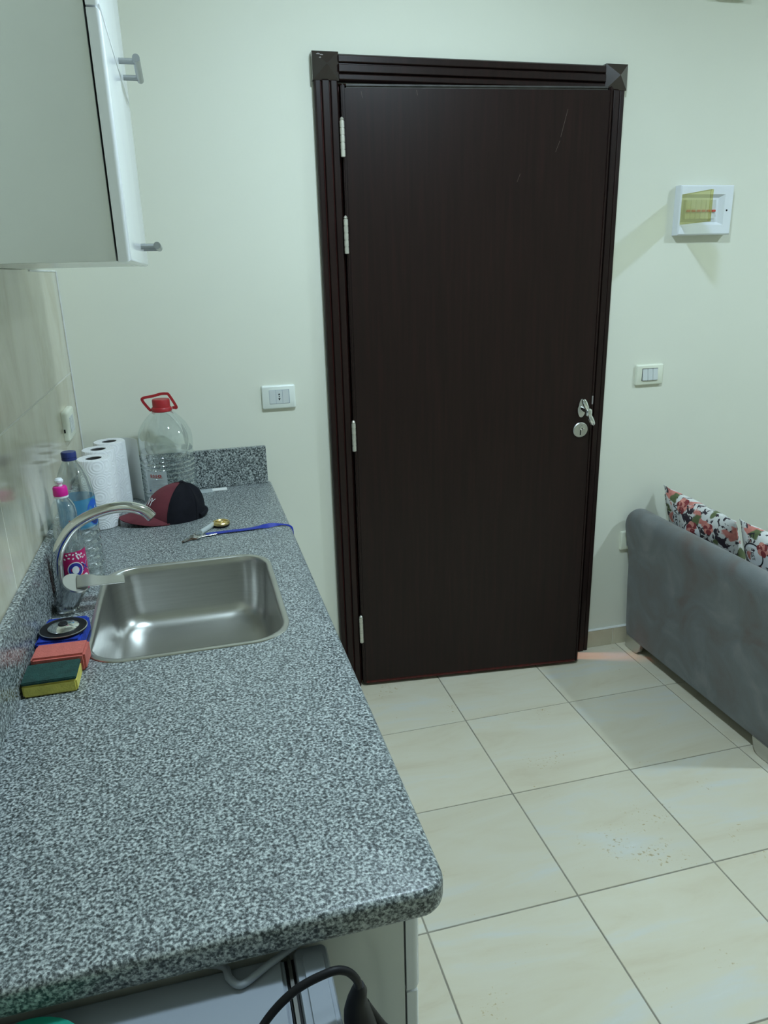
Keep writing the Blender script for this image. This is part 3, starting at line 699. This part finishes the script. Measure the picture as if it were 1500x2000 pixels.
g = text2d('X', .030); decal(b, tr2d(g, .0170, .064, 0, 1.0, 1.1), so_map, 3, .0009); decal(b, tr2d(text2d('X', .026), .0170, .064), so_map, 4, .0012)
for dx, dy, r1, r2 in ((-.004, .026, .012, .008), (.007, .030, .012, .010), (.016, .036, .009, .012), (.010, .022, .014, .007), (-.012, .021, .007, .005)): decal(b, disc2d(dx, dy, r1, r2, 18), so_map, 3, .0006)
decal(b, ring2d(.006, .041, .005, .009, .55, 18), so_map, 5, .0009)
for dx, dy, wd in ((-.010, .098, .020), (.006, .094, .012), (-.012, .089, .026), (.012, .087, .018)):
    for k in range(4): decal(b, tr2d(grid2d(-.0016, -.0022, .0016, .0022, 1, 1), dx + wd * (k / 3 - .5), dy + (k % 2) * .002, .5 + k), so_map, 3, .0006)
tag(b.build('label', ['magenta', 'darkred', 'orange', 'ink', 'inkblue', 'redtoggle'], t, smooth=60), 'magenta label with a blue and white letter O')
b = MB()
decal(b, grid2d(-.012, .150, .020, .162, 8, 2), lambda x, z, l: (SPX + (.0285 + l) * math.cos(-1.05 + x / .03), SPY + (.0285 + l) * math.sin(-1.05 + x / .03), CZ + z), 0, .0005)
b.build('upper_sticker', 'clearwhite', t, smooth=60)

# --- baseball cap
cpt = thing('baseball_cap', (.27, -.300, CZ), 'maroon and black baseball cap with its brim towards the wall', 'cap')
CCX, CCY, CA = .272, -.300, PI + .22      # faces -x and a little to the camera
CM = Matrix.Translation((CCX, CCY, CZ + .0006)) @ Matrix.Rotation(CA, 4, 'Z')
def crown(a, ph, l=0.):
    """a azimuth from the front, ph 0 rim .. pi/2 top; local x forward"""
    rx = .088 if math.cos(a) > 0 else .086; ry = .074; h = .101
    c = math.cos(ph) ** (1.00 - .24 * math.cos(a)); s = math.sin(ph)
    x = (rx + l) * math.cos(a) * c - .026 * s ** 1.5; yv = (ry + l) * math.sin(a) * c; zv = (h + l) * s
    if math.cos(a) > .2: x += .010 * math.sin(ph * 2) * math.cos(a)
    x += .004 * math.sin(5 * a + 2 * ph) * math.sin(2 * ph) * (math.cos(a) < .1); zv += .003 * math.sin(7 * a) * math.sin(2 * ph) * (math.cos(a) < .1)
    return CM @ Vector((x, yv, zv))
def crown_panel(name, a0, a1, mat, par, l=0.):
    b = MB(); na, npz = 12, 12; vs = []
    for j in range(npz + 1):
        for i in range(na + 1): vs.append(crown(a0 + (a1 - a0) * i / na, PI / 2 * .995 * j / npz, l))
    n1 = len(vs)
    for j in range(npz + 1):
        for i in range(na + 1): vs.append(crown(a0 + (a1 - a0) * i / na, PI / 2 * .995 * j / npz, l - .0022))
    W = na + 1; fs = []
    for j in range(npz):
        for i in range(na):
            q = j * W + i; fs.append((q, q + 1, q + W + 1, q + W)); fs.append((n1 + q, n1 + q + W, n1 + q + W + 1, n1 + q + 1))
    for i in range(na): fs.append((i, n1 + i, n1 + i + 1, i + 1)); q = npz * W + i; fs.append((q, q + 1, n1 + q + 1, n1 + q))
    for j in range(npz): fs.append((j * W, j * W + W, n1 + j * W + W, n1 + j * W)); q = j * W + na; fs.append((q, n1 + q, n1 + q + W, q + W))
    b.add(vs, fs); return b.build(name, mat, par, smooth=60)
A1 = 1.12
crown_panel('front_panel', 0, A1, 'maroon', cpt); crown_panel('front_panel', -A1, 0, 'maroon', cpt)
crown_panel('side_panel', A1, 2.12, 'blackcloth', cpt); crown_panel('side_panel', -2.12, -A1, 'blackcloth', cpt)
crown_panel('back_panel', 2.12, PI, 'blackcloth', cpt); crown_panel('back_panel', -PI, -2.12, 'blackcloth', cpt)
b = MB()
for a in (A1, -A1, 2.12, -2.12): b.tube([crown(a, .02 + 1.5 * k / 14, .0004) for k in range(15)], .0014, 6)
b.build('panel_seam', 'blackcloth', cpt)
q = crown(0, PI / 2, .001); MB().lathe([(.007, -.002), (.0075, .001), (.004, .004), (.001, .0045)], q, 16).build('top_button', 'blackcloth', cpt)
b = MB(); nb = 22; rg = []
for k in range(nb + 1):
    u = -1 + 2 * k / nb; a = u * 1.18
    inner = Vector((.086 * math.cos(a), .073 * math.sin(a), .010 - .008 * abs(u) ** 2))
    ln = .072 * (1 - abs(u) ** 2.6) + .002
    ring = []
    for m_ in (0, .5, 1.0):
        drop = .020 * (1 - u * u) * m_ - .020 * m_ * m_ * (1 - u * u) + .018 * (1 - u * u) - .0055 * m_
        ring.append(Vector((inner.x + ln * m_, inner.y * (1 + .10 * m_), max(.0012, inner.z + drop))))
    rg.append([CM @ p for p in ring] + [CM @ (p - Vector((0, 0, .0026)) if p.z > .004 else p + Vector((0, 0, .0022))) for p in reversed(ring)])
b.loft(rg); b.build('brim', 'maroon', cpt, smooth=60)
b = MB(); b.tube([crown(PI - .9 + 1.8 * k / 12, .10, .003) for k in range(13)], .006, 8); b.build('back_strap', 'blackcloth', cpt)
gx, gf = text2d('NY', .036)
def cap_map(x, y, l): return crown(x / .085, .62 + y / .10, .0010 + l)
b = MB(); decal(b, tr2d((gx, gf), .014, 0, 0), cap_map, 0, .0004); b.build('lettering', 'ink', cpt, smooth=0)

# --- white card against the upstand
MB_card = thing('card_strip', (.385, -.058, CZ), 'small white card strip lying by the back upstand', 'card')
ca = Matrix.Translation((.410, -.054, CZ + .0022)) @ Matrix.Rotation(.02, 4, 'Z'); b = MB().obox(ca, (.048, .026, .003)); b.build('white_end', 'paper', MB_card, bevel=.0005)
ca = Matrix.Translation((.356, -.060, CZ + .0018)) @ Matrix.Rotation(.06, 4, 'Z'); b = MB().obox(ca, (.066, .040, .002)); b.build('clear_end', 'clearwhite', MB_card)

# --- keys on a blue lanyard
kt = thing('key_bunch', (.345, -.49, CZ), 'bunch of keys with gold tag on a blue lanyard', 'keys')
zc = CZ + .003
def key(x, y, ang, mat, ln=.05, up=0.):
    m = Matrix.Translation((x, y, zc + up)) @ Matrix.Rotation(ang, 4, 'Z'); b = MB()
    b.loft([[m @ Vector((px, py, -.001)) for px, py in ring_pts(.0105, 20)], [m @ Vector((px, py, .001)) for px, py in ring_pts(.0105, 20)]])
    k = len(b.v); b.box((.009, -.0028, -.001), (ln, .0028, .001)).box((ln * .55, -.0058, -.001), (ln * .68, -.0025, .001)).box((ln * .78, -.0052, -.001), (ln * .92, -.0025, .001)); 
    for i in range(k, len(b.v)): b.v[i] = m @ b.v[i]
    return b.build('key', mat, kt, bevel=.0003, segs=1)
key(.322, -.520, PI + .55, 'oldmetal', .040); key(.318, -.512, PI + .95, 'satin', .042, .003); key(.330, -.518, .25, 'satin', .052, .001)
rc = Vector((.332, -.506, zc + .005)); MB().tube([rc + Vector((.012 * math.cos(q), .012 * math.sin(q), .003 * math.sin(q))) for q in [2 * PI * k / 24 for k in range(24)]], .0012, 8, closed=True).build('key_ring', 'chrome', kt)
MB().cyl((.338, -.494, CZ + .0085), (.374, -.436, CZ + .0095), .0070, n=16).build('clear_fob', 'clearwhite', kt)
b = MB(); gc = Vector((.396, -.432, CZ + .010)); b.tube([gc + Vector((.020 * math.cos(q), .020 * math.sin(q), 0)) for q in [2 * PI * k / 28 for k in range(28)]], .005, 10, closed=True)
for k in range(6): q = 2 * PI * k / 6; b.tube([gc, gc + Vector((.018 * math.cos(q), .018 * math.sin(q), 0))], .0032, 8)
b.lathe([(.008, -.004), (.009, 0), (.006, .005), (.001, .006)], gc, 16); b.build('gold_tag', 'brass', kt)
MB().lathe([(.022, -.009), (.024, -.006), (.024, -.005), (.020, -.004)], gc, 28).build('tag_base', 'black', kt)
lp = spline([(.352, -.503, CZ + .004), (.380, -.497, CZ + .003), (.420, -.496, CZ + .0035), (.465, -.494, CZ + .003), (.505, -.489, CZ + .004), (.540, -.486, CZ + .005), (.568, -.488, CZ + .0030), (.584, -.494, CZ - .002), (.5895, -.500, CZ - .014), (.5900, -.508, CZ - .034), (.5895, -.515, CZ - .060)], 5)
nm = []
for i in range(len(lp)):
    u = i / (len(lp) - 1); s = max(0, min(1, (u - .70) / .18)); tw = .9 * math.exp(-((u - .48) / .07) ** 2)
    nm.append(Vector((s, -tw, 1 - s + .05)))
MB().ribbon(lp, [.017 * (1 - .45 * max(0, min(1, (i / len(lp) - .42) / .1))) for i in range(len(lp))], nm, .0012).build('lanyard', 'lanyard', kt, smooth=40)

# --- sponges and strainer
t = thing('dish_sponge', (.067, -1.217, CZ), 'yellow sponge with dark green scouring top by the sink', 'sponge')
b = MB().box((.024, -1.250, CZ + .0005), (.112, -1.184, CZ + .0235)); b.build('foam', 'sponge_y', t, bevel=.003)
b = MB().box((.024, -1.250, CZ + .0235), (.112, -1.184, CZ + .0295)); b.build('scouring_layer', 'scour', t, bevel=.0015)
b = MB().obox(Matrix.Translation((.0740, -1.1505, CZ + .0185)) @ Matrix.Rotation(-.04, 4, 'Z'), (.092, .058, .035)); tag(b.build('dish_sponge', 'sponge_r', None, bevel=.004), 'plain coral red sponge between the yellow and blue ones', 'sponge')
b = MB().obox(Matrix.Translation((.0650, -1.056, CZ + .0165)) @ Matrix.Rotation(-.06, 4, 'Z'), (.080, .108, .032)); tag(b.build('dish_sponge', 'bluepad', None, bevel=.004), 'blue scouring sponge under the sink strainer', 'sponge')
SZ = CZ + .0330; sc_ = (.0685, -1.064, SZ)
t = thing('sink_strainer', sc_, 'steel sink stopper with black rubber ring on blue sponge', 'stopper')
MB().lathe([(.034, 0), (.0420, .001), (.0430, .004), (.0425, .0055), (.0405, .0060), (.036, .0045), (.024, .0045)], sc_, 44).build('rubber_ring', 'black', t)
MB().lathe([(.0426, .0046), (.0437, .0050), (.0437, .0062), (.0426, .0066), (.0426, .0046)], sc_, 44, caps=(False, False)).build('rim_ring', 'satin', t)
MB().lathe([(.0285, .0047), (.0285, .0075), (.026, .0095), (.016, .0120), (.007, .0130), (.001, .0131)], sc_, 40).build('dome', 'chrome', t)
MB().lathe([(.0085, .0122), (.0090, .0140), (.0075, .0152), (.004, .0146), (.0035, .0152), (.001, .0153)], sc_, 24).build('knob', 'black', t)

# ================================================================ WALL FITTINGS
def plate_back(name, x0, x1, z0, z1, label, cat, mat, th=.0115):
    t = thing(name, ((x0 + x1) / 2, 0, z0), label, cat)
    o = [rrect(x0 + i, z0 + i, x1 - i, z1 - i, max(.006 - i, .001), 5) for i in (0, 0, .0015, .005)]
    b = MB().loft([[(x, -d, z) for x, z in r] for r, d in zip(o, (.0002, th * .55, th * .85, th))]); b.build('cover_plate', mat, t, smooth=50)
    return t
t = plate_back('wall_socket', .5755, .6865, 1.088, 1.166, 'white wall socket with three modules left of the door', 'socket', 'cream')
for k in range(3):
    a = .6005 + k * .0215; m_ = MB().box((a, -.0128, 1.106), (a + .0205, -.0105, 1.150)).build('module', 'module', t, bevel=.0007)
    if k == 1:
        b = MB(); c = a + .01025
        b.add([(c - .0038, -.01295, 1.1335), (c + .0038, -.01295, 1.1335), (c, -.01295, 1.1405)], [(0, 1, 2)]); b.add([(c - .0038, -.01295, 1.1235), (c + .0038, -.01295, 1.1235), (c + .001, -.01295, 1.1165), (c - .001, -.01295, 1.1165)], [(0, 1, 2, 3)])
        b.add([(c + .0022 * math.cos(q), -.01295, 1.1285 + .0022 * math.sin(q)) for q in [2 * PI * i / 12 for i in range(12)]], [tuple(range(12))]); b.build('socket_hole', 'dark', m_, smooth=0)
b = MB()
b.box((.5995, -.0119, 1.105), (.6665, -.0112, 1.151)); b.build('module_frame', 'greyink', t, smooth=0)
t = plate_back('light_switch', 1.967, 2.082, 1.081, 1.158, 'ivory light switch with three grey rockers right of door', 'switch', 'plate')
MB().box((1.9905, -.0119, 1.0975), (2.0565, -.0112, 1.1435)).build('module_frame', 'greydark', t, smooth=0)
for k in range(3):
    a = 1.9925 + k * .0215
    MB().add([(a, -.0112, 1.0985), (a + .0205, -.0112, 1.0985), (a + .0205, -.0112, 1.1415), (a, -.0112, 1.1415), (a, -.0175, 1.0995), (a + .0205, -.0175, 1.0995), (a + .0205, -.0125, 1.1415), (a, -.0125, 1.1415)],
             [(0, 1, 2, 3), (4, 7, 6, 5), (0, 4, 5, 1), (1, 5, 6, 2), (2, 6, 7, 3), (3, 7, 4, 0)]).build('rocker', 'module', t, bevel=.0006)
t = plate_back('wall_socket', 1.9575, 2.070, .420, .499, 'low ivory wall socket half hidden behind the sofa', 'socket', 'plate')
for k in range(3): MB().box((1.982 + k * .0215, -.0126, .438), (2.0025 + k * .0215, -.0105, .482)).build('module', 'module', t, bevel=.0007)
# socket on the tiled side wall
t = thing('wall_socket', (0, -.235, 1.087), 'ivory socket plate on the tiled wall above the rolls', 'socket')
o = [rrect(-.300 + i, 1.087 + i, -.172 - i, 1.168 - i, max(.006 - i, .001), 5) for i in (0, 0, .0015, .005)]
MB().loft([[(d, y, z) for y, z in r] for r, d in zip(o, (.0003, .009, .0135, .0155))]).build('cover_plate', 'plate', t, smooth=50)
for k in range(3): MB().box((.0150, -.268 + k * .0215, 1.105), (.0168, -.2475 + k * .0215, 1.149)).build('module', 'module', t, bevel=.0007)
MB().box((.002, -.3006, 1.112), (.006, -.2990, 1.122)).build('side_notch', 'dark', t, smooth=0)

# --- breaker box with an open amber lid
bx = thing('breaker_box', (2.175, 0, 1.612), 'small white breaker box with open amber lid', 'breaker box')
X0, X1, ZA, ZB, D = 2.071, 2.287, 1.609, 1.773, .034
wx0, wx1, wz0, wz1 = 2.0755, 2.252, 1.642, 1.743
def q4(x0, z0, x1, z1, y): return [(x0, y, z0), (x1, y, z0), (x1, y, z1), (x0, y, z1)]
b = MB().loft([q4(X0, ZA, X1, ZB, -.0003), q4(X0, ZA, X1, ZB, -D + .004), q4(X0 + .004, ZA + .004, X1 - .004, ZB - .004, -D), q4(wx0, wz0, wx1, wz1, -D), q4(wx0 + .012, wz0 + .010, wx1 - .016, wz1 - .010, -.020)])
b.build('box_cover', 'whitep', bx, smooth=20, bevel=.0008, segs=1)
for k in range(6):
    a = wx0 + .020 + k * .0205
    br = MB().box((a, -.033, wz0 + .020), (a + .0195, -.020, wz1 - .018)).build('breaker', 'module', bx, bevel=.0008)
    MB().box((a + .003, -.0395, wz0 + .043), (a + .0165, -.0328, wz0 + .050)).build('toggle', 'redtoggle', br, bevel=.001)
b = MB(); hx, hy = wx0 + .0005, -D - .0018
A = Vector((hx, hy, 0)); Bv = Vector((hx - .016, hy - .172, 0)); ld_ = (Bv - A).normalized(); ln_ = Vector((-ld_.y, ld_.x, 0))
LM = Matrix(((ld_.x, ln_.x, 0, hx), (ld_.y, ln_.y, 0, hy), (0, 0, 1, 0), (0, 0, 0, 1)))
b.box((0, -.0010, wz0 + .002), (.172, .0010, wz1 - .001)).box((.169, .0011, wz0 + .002), (.172, .010, wz1 - .001)).box((0, .0011, wz1 - .003), (.1685, .008, wz1 - .001)).box((0, .0011, wz0 + .002), (.1685, .008, wz0 + .004)); b.xf(LM)
tag(b.build('lid', 'amber', bx, smooth=0), 'transparent amber lid swung open')
MB().cyl((2.263, -D - .0004, 1.690), (2.263, -D + .002, 1.690), .0035, n=12).build('screw_hole', 'dark', bx)
t = thing('junction_box', (2.20, 0, 2.338), 'white wall box cut off by the top edge above breaker box', 'box')
MB().box((2.145, -.03, 2.340), (2.272, -.0005, 2.44)).build('box_cover', 'cream', t, bevel=.004)

# ================================================================ SOFA
SY_, SYN = -.036, -.880
sf = thing('sofa', (2.35, (SY_ + SYN) / 2, 0), 'grey suede sofa seen from behind against the wall', 'sofa')
bk = [(2.003, .050), (1.996, .10), (1.990, .20), (1.985, .30), (1.984, .36), (1.979, .42), (1.967, .48), (1.957, .525), (1.955, .552), (1.962, .578), (1.980, .596), (2.004, .603), (2.030, .598), (2.050, .582), (2.062, .555), (2.075, .50), (2.100, .38), (2.13, .26), (2.13, .050)]
pr_ = [(p.x, p.y) for p in [Vector((q.x, q.y)) for q in spline([(x, z, 0) for x, z in bk[:-1]], 3)]] + [bk[-1]]
b = MB(); rg = []
for y, i in ((SY_, .010), (SY_ - .004, .004), (SY_ - .012, 0), (-.25, 0), (-.46, 0), (-.67, 0), (SYN + .012, 0), (SYN + .004, .004), (SYN, .010)):
    rg.append([(2.05 + (x - 2.05) * (1 - i * 10 * .08), y, .05 + (z - .05) * (1 - i * .8)) for x, z in pr_])
b.loft(rg); b.build('backrest', 'suede', sf, smooth=50)
MB().box((2.12, SYN, .050), (2.80, SY_, .200)).build('seat_base', 'suede', sf, bevel=.015, segs=3)
MB().box((2.125, SYN + .006, .200), (2.82, SY_ - .006, .290)).build('seat_cushion', 'suede', sf, bevel=.03, segs=4)
def foot(x0, y_out, sgn):
    """chrome plate foot with a curved inner end"""
    pts = [(0, .055)] + [(0, .0), (.075, .0)] + [(.075 + .030 * math.sin(q), .055 - .055 * math.cos(q)) for q in [PI / 2 * k / 6 for k in range(1, 7)]]
    prf = [(y_out - sgn * (a), z) for a, z in [(0, .0555), (0, .0005), (.070, .0005), (.084, .006), (.096, .022), (.104, .046), (.106, .0555)]]
    MB().prism(prf, 'x', x0, x0 + .022).build('foot', 'satin', sf, bevel=.002)
for x0 in (1.998, 2.74):
    foot(x0, SY_, 1); foot(x0, SYN, -1)

# --- cushions
def cushion(cy, seed, label, words, roll_):
    cen = Vector((2.196, cy, .484)); up = Vector((-.36, 0, .933)).normalized(); ud = Vector((0, -1, 0)); nn = ud.cross(up).normalized()
    if nn.x > 0: nn = -nn
    R = Matrix.Rotation(roll_, 3, nn); up = R @ up; ud = R @ ud
    A, T = .203, .072; rnd = random.Random(seed)
    ph = [rnd.uniform(0, 6) for _ in range(4)]
    def pf(u, v, side, l=0.):
        k = max(0., (1 - u ** 2)) ** .55 * max(0., (1 - v ** 2)) ** .55
        pin = 1 - .075 * ((1 - u * u) * abs(v) ** 3 + 0) ; pin2 = 1 - .075 * ((1 - v * v) * abs(u) ** 3)
        wr = .006 * math.sin(9 * u + ph[0] + 3 * v) * k + .005 * math.sin(7 * v + ph[1] - 4 * u) * k
        return cen + ud * (A * u * pin2) + up * (A * v * pin) + nn * (side * (T * k + wr * .8 + .0012 + l))
    root = thing('cushion', (cen.x, cen.y, cen.z - .2), label, 'cushion', 'printed cushions leaning on the sofa back')
    b = MB(); N = 28; vs = []; fs = []
    for side in (1, -1):
        k0 = len(vs)
        for j in range(N + 1):
            for i in range(N + 1): vs.append(pf(-1 + 2 * i / N, -1 + 2 * j / N, side))
        for j in range(N):
            for i in range(N):
                q = k0 + j * (N + 1) + i; fs.append((q, q + 1, q + N + 2, q + N + 1))
    K = (N + 1) ** 2; W = N + 1
    bd = [i for i in range(W)] + [j * W + N for j in range(1, W)] + [N * W + i for i in range(N - 1, -1, -1)] + [j * W for j in range(N - 1, 0, -1)]
    for a in range(len(bd)): c = bd[(a + 1) % len(bd)]; fs.append((bd[a], c, K + c, K + bd[a]))
    b.add(vs, fs); b.build('cover', 'pillow', root, smooth=80)
    b = MB(); fn = lambda x, y, l: pf(x, y, 1, .0006 + l)
    for kind, x, y, s, rot, txt in words:
        if kind == 'oval': decal(b, disc2d(x, y, s, s * .8), fn, 0, 0.); decal(b, ring2d(x, y, s * 1.12, s * .92, .88), fn, 1, .0003)
        if kind == 'card': decal(b, tr2d(grid2d(-s, -s * .45, s, s * .45, 8, 5), x, y, rot), fn, 0, 0.)
        if kind == 'text': decal(b, tr2d(text2d(txt, s), x, y, rot), fn, 1, .0008)
        if kind == 'rose':
            for k in range(6): decal(b, disc2d(x + s * .5 * math.cos(k * 1.05), y + s * .5 * math.sin(k * 1.05), s * .5, s * .42, 12), fn, 2 + k % 2, .0003 + .0001 * k)
        if kind == 'leaf':
            for k in range(4): decal(b, tr2d(disc2d(0, 0, s, s * .35, 10), x + s * k * .5, y + s * .4 * (-1) ** k, rot + k), fn, 4, .0004 + .0001 * k)
    b.build('print', ['ink', 'inkblack', 'coral', 'deepred', 'leaf'], root, smooth=0)
MT['coral'] = pm('coral_print', (.66, .27, .22), .8, var=.15, vscale=60); MT['deepred'] = pm('deep_red_print', (.26, .04, .045), .8, var=.2, vscale=60); MT['leaf'] = pm('leaf_print', (.10, .12, .045), .8, var=.3, vscale=60)
cushion(-.218, 1, 'newsprint and rose cushion nearest the far wall', [('card', -.42, .62, .22, -1.3, ''), ('text', -.42, .62, .20, -1.3, 'Water'), ('text', -.30, .80, .14, -1.3, '&'), ('text', -.86, .80, .15, -.9, 'EN'), ('leaf', -.76, .70, .07, .4, ''), ('rose', -.30, .90, .15, 0, ''), ('rose', .10, .62, .14, 0, ''), ('oval', .12, .55, .20, 0, ''), ('text', .12, .52, .12, .2, 'Pure'), ('rose', .5, .75, .12, 0, ''), ('card', .35, .25, .3, .4, ''), ('text', .35, .25, .12, .4, 'Fresh')], -.055)
cushion(-.652, 2, 'newsprint and rose cushion nearer the camera', [('oval', -.50, .62, .22, 0, ''), ('text', -.50, .60, .10, -1.2, 'EST'), ('text', -.62, .88, .20, -1.1, 'Fs'), ('rose', -.30, .80, .14, 0, ''), ('leaf', -.1, .86, .08, .2, ''), ('card', -.15, .45, .3, -1.35, ''), ('text', -.12, .45, .12, -1.35, 'Paris'), ('rose', .15, .75, .15, 0, ''), ('card', -.45, .25, .26, -1.35, ''), ('text', -.45, .25, .13, -1.35, 'News')], -.03)

# ================================================================ SMALL REFRIGERATOR AT THE NEAR END
FZ = .780
fg = thing('mini_fridge', (.2, -2.07, 0), 'small pale blue-grey refrigerator at the near end of the counter', 'refrigerator')
MB().box((.012, -2.30, .02), (.391, -1.812, FZ)).build('body', 'fridge', fg, bevel=.006, segs=3)
MB().box((.390, -2.29, .03), (.4005, -1.818, FZ - .006)).build('door_gasket', 'black', fg, smooth=0)
MB().box((.3935, -2.292, .03), (.3975, -1.816, FZ - .001)).build('gasket_strip', pm('dark_metal_strip', (.16, .16, .15), .4, .8), fg, smooth=0)
fd = MB()
def fr_(x0, x1, y0, y1, z): return [(x, y, z) for x, y in rrect(x0, y0, x1, y1, .006, 4)]
fd.loft([fr_(.401, .440, -2.302, -1.810, .025), fr_(.401, .440, -2.302, -1.810, FZ - .004), fr_(.403, .438, -2.300, -1.812, FZ)]); fd.build('door', 'fridge', fg, smooth=50)
MB().loft([[(x, y, FZ + .0002) for x, y in rrect(.410, -2.28, .434, -1.818, .010, 6)], [(x, y, FZ + .0030) for x, y in rrect(.411, -2.279, .433, -1.819, .010, 6)]]).build('door_top_cap', 'fridge', fg, smooth=50)
for x in (.05, .35):
    for y in (-2.26, -1.85): MB().cyl((x, y, 0), (x, y, .021), .015, n=14).build('foot', 'black', fg)
# white cord bent over the fridge top
pth = spline([(.250, -1.796, FZ + .0055), (.318, -1.812, FZ + .0055), (.329, -1.832, FZ + .0055), (.337, -1.842, FZ + .0055), (.347, -1.842, FZ + .0055), (.372, -1.828, FZ + .0060), (.414, -1.809, FZ + .0090), (.432, -1.806, FZ + .0100)], 6)
MB().tube(pth, .0042, 12).build('white_cord', 'fridge', None)
wc_ = bpy.data.objects['white_cord']; tag(wc_, 'white cord bent in a V on the refrigerator top', 'cord')
# black power cable with its plug
kb = thing('power_cable', (.45, -1.90, .72), 'thick black power cable with plug over the refrigerator edge', 'cable')
pth = spline([(.300, -1.99, FZ + .0045), (.335, -1.945, FZ + .008), (.357, -1.908, .797), (.391, -1.900, .824), (.428, -1.898, .836), (.447, -1.896, .831), (.459, -1.893, .812), (.462, -1.890, .792)], 8)
MB().tube(pth, .0043, 14).build('cord', 'black', kb)
b = MB(); b.tube([(.4620, -1.890, .800), (.4625, -1.888, .790), (.4600, -1.886, .776), (.4600, -1.884, .758), (.4620, -1.882, .740), (.4660, -1.880, .715), (.472, -1.878, .690)], [.0055, .0085, .0105, .0145, .0170, .0185, .0165], 18); b.build('plug', 'black', kb, smooth=50)
MB().tube(spline([(.470, -1.880, .760), (.476, -1.879, .745), (.489, -1.876, .715), (.505, -1.872, .68), (.520, -1.868, .60), (.520, -1.868, .30), (.500, -1.870, .006), (.49, -1.95, .005)], 6), .0045, 12).build('lower_cord', 'black', kb)
# green basin at the left of the fridge top
t = thing('plastic_basin', (.140, -1.905, FZ), 'teal green plastic basin at the lower left edge', 'basin')
MB().lathe([(.040, .0005), (.052, .0015), (.060, .012), (.066, .014), (.066, .0160), (.058, .0160), (.050, .005), (.002, .004)], (.128, -1.8975, FZ), 40).build('basin_body', 'green', t)
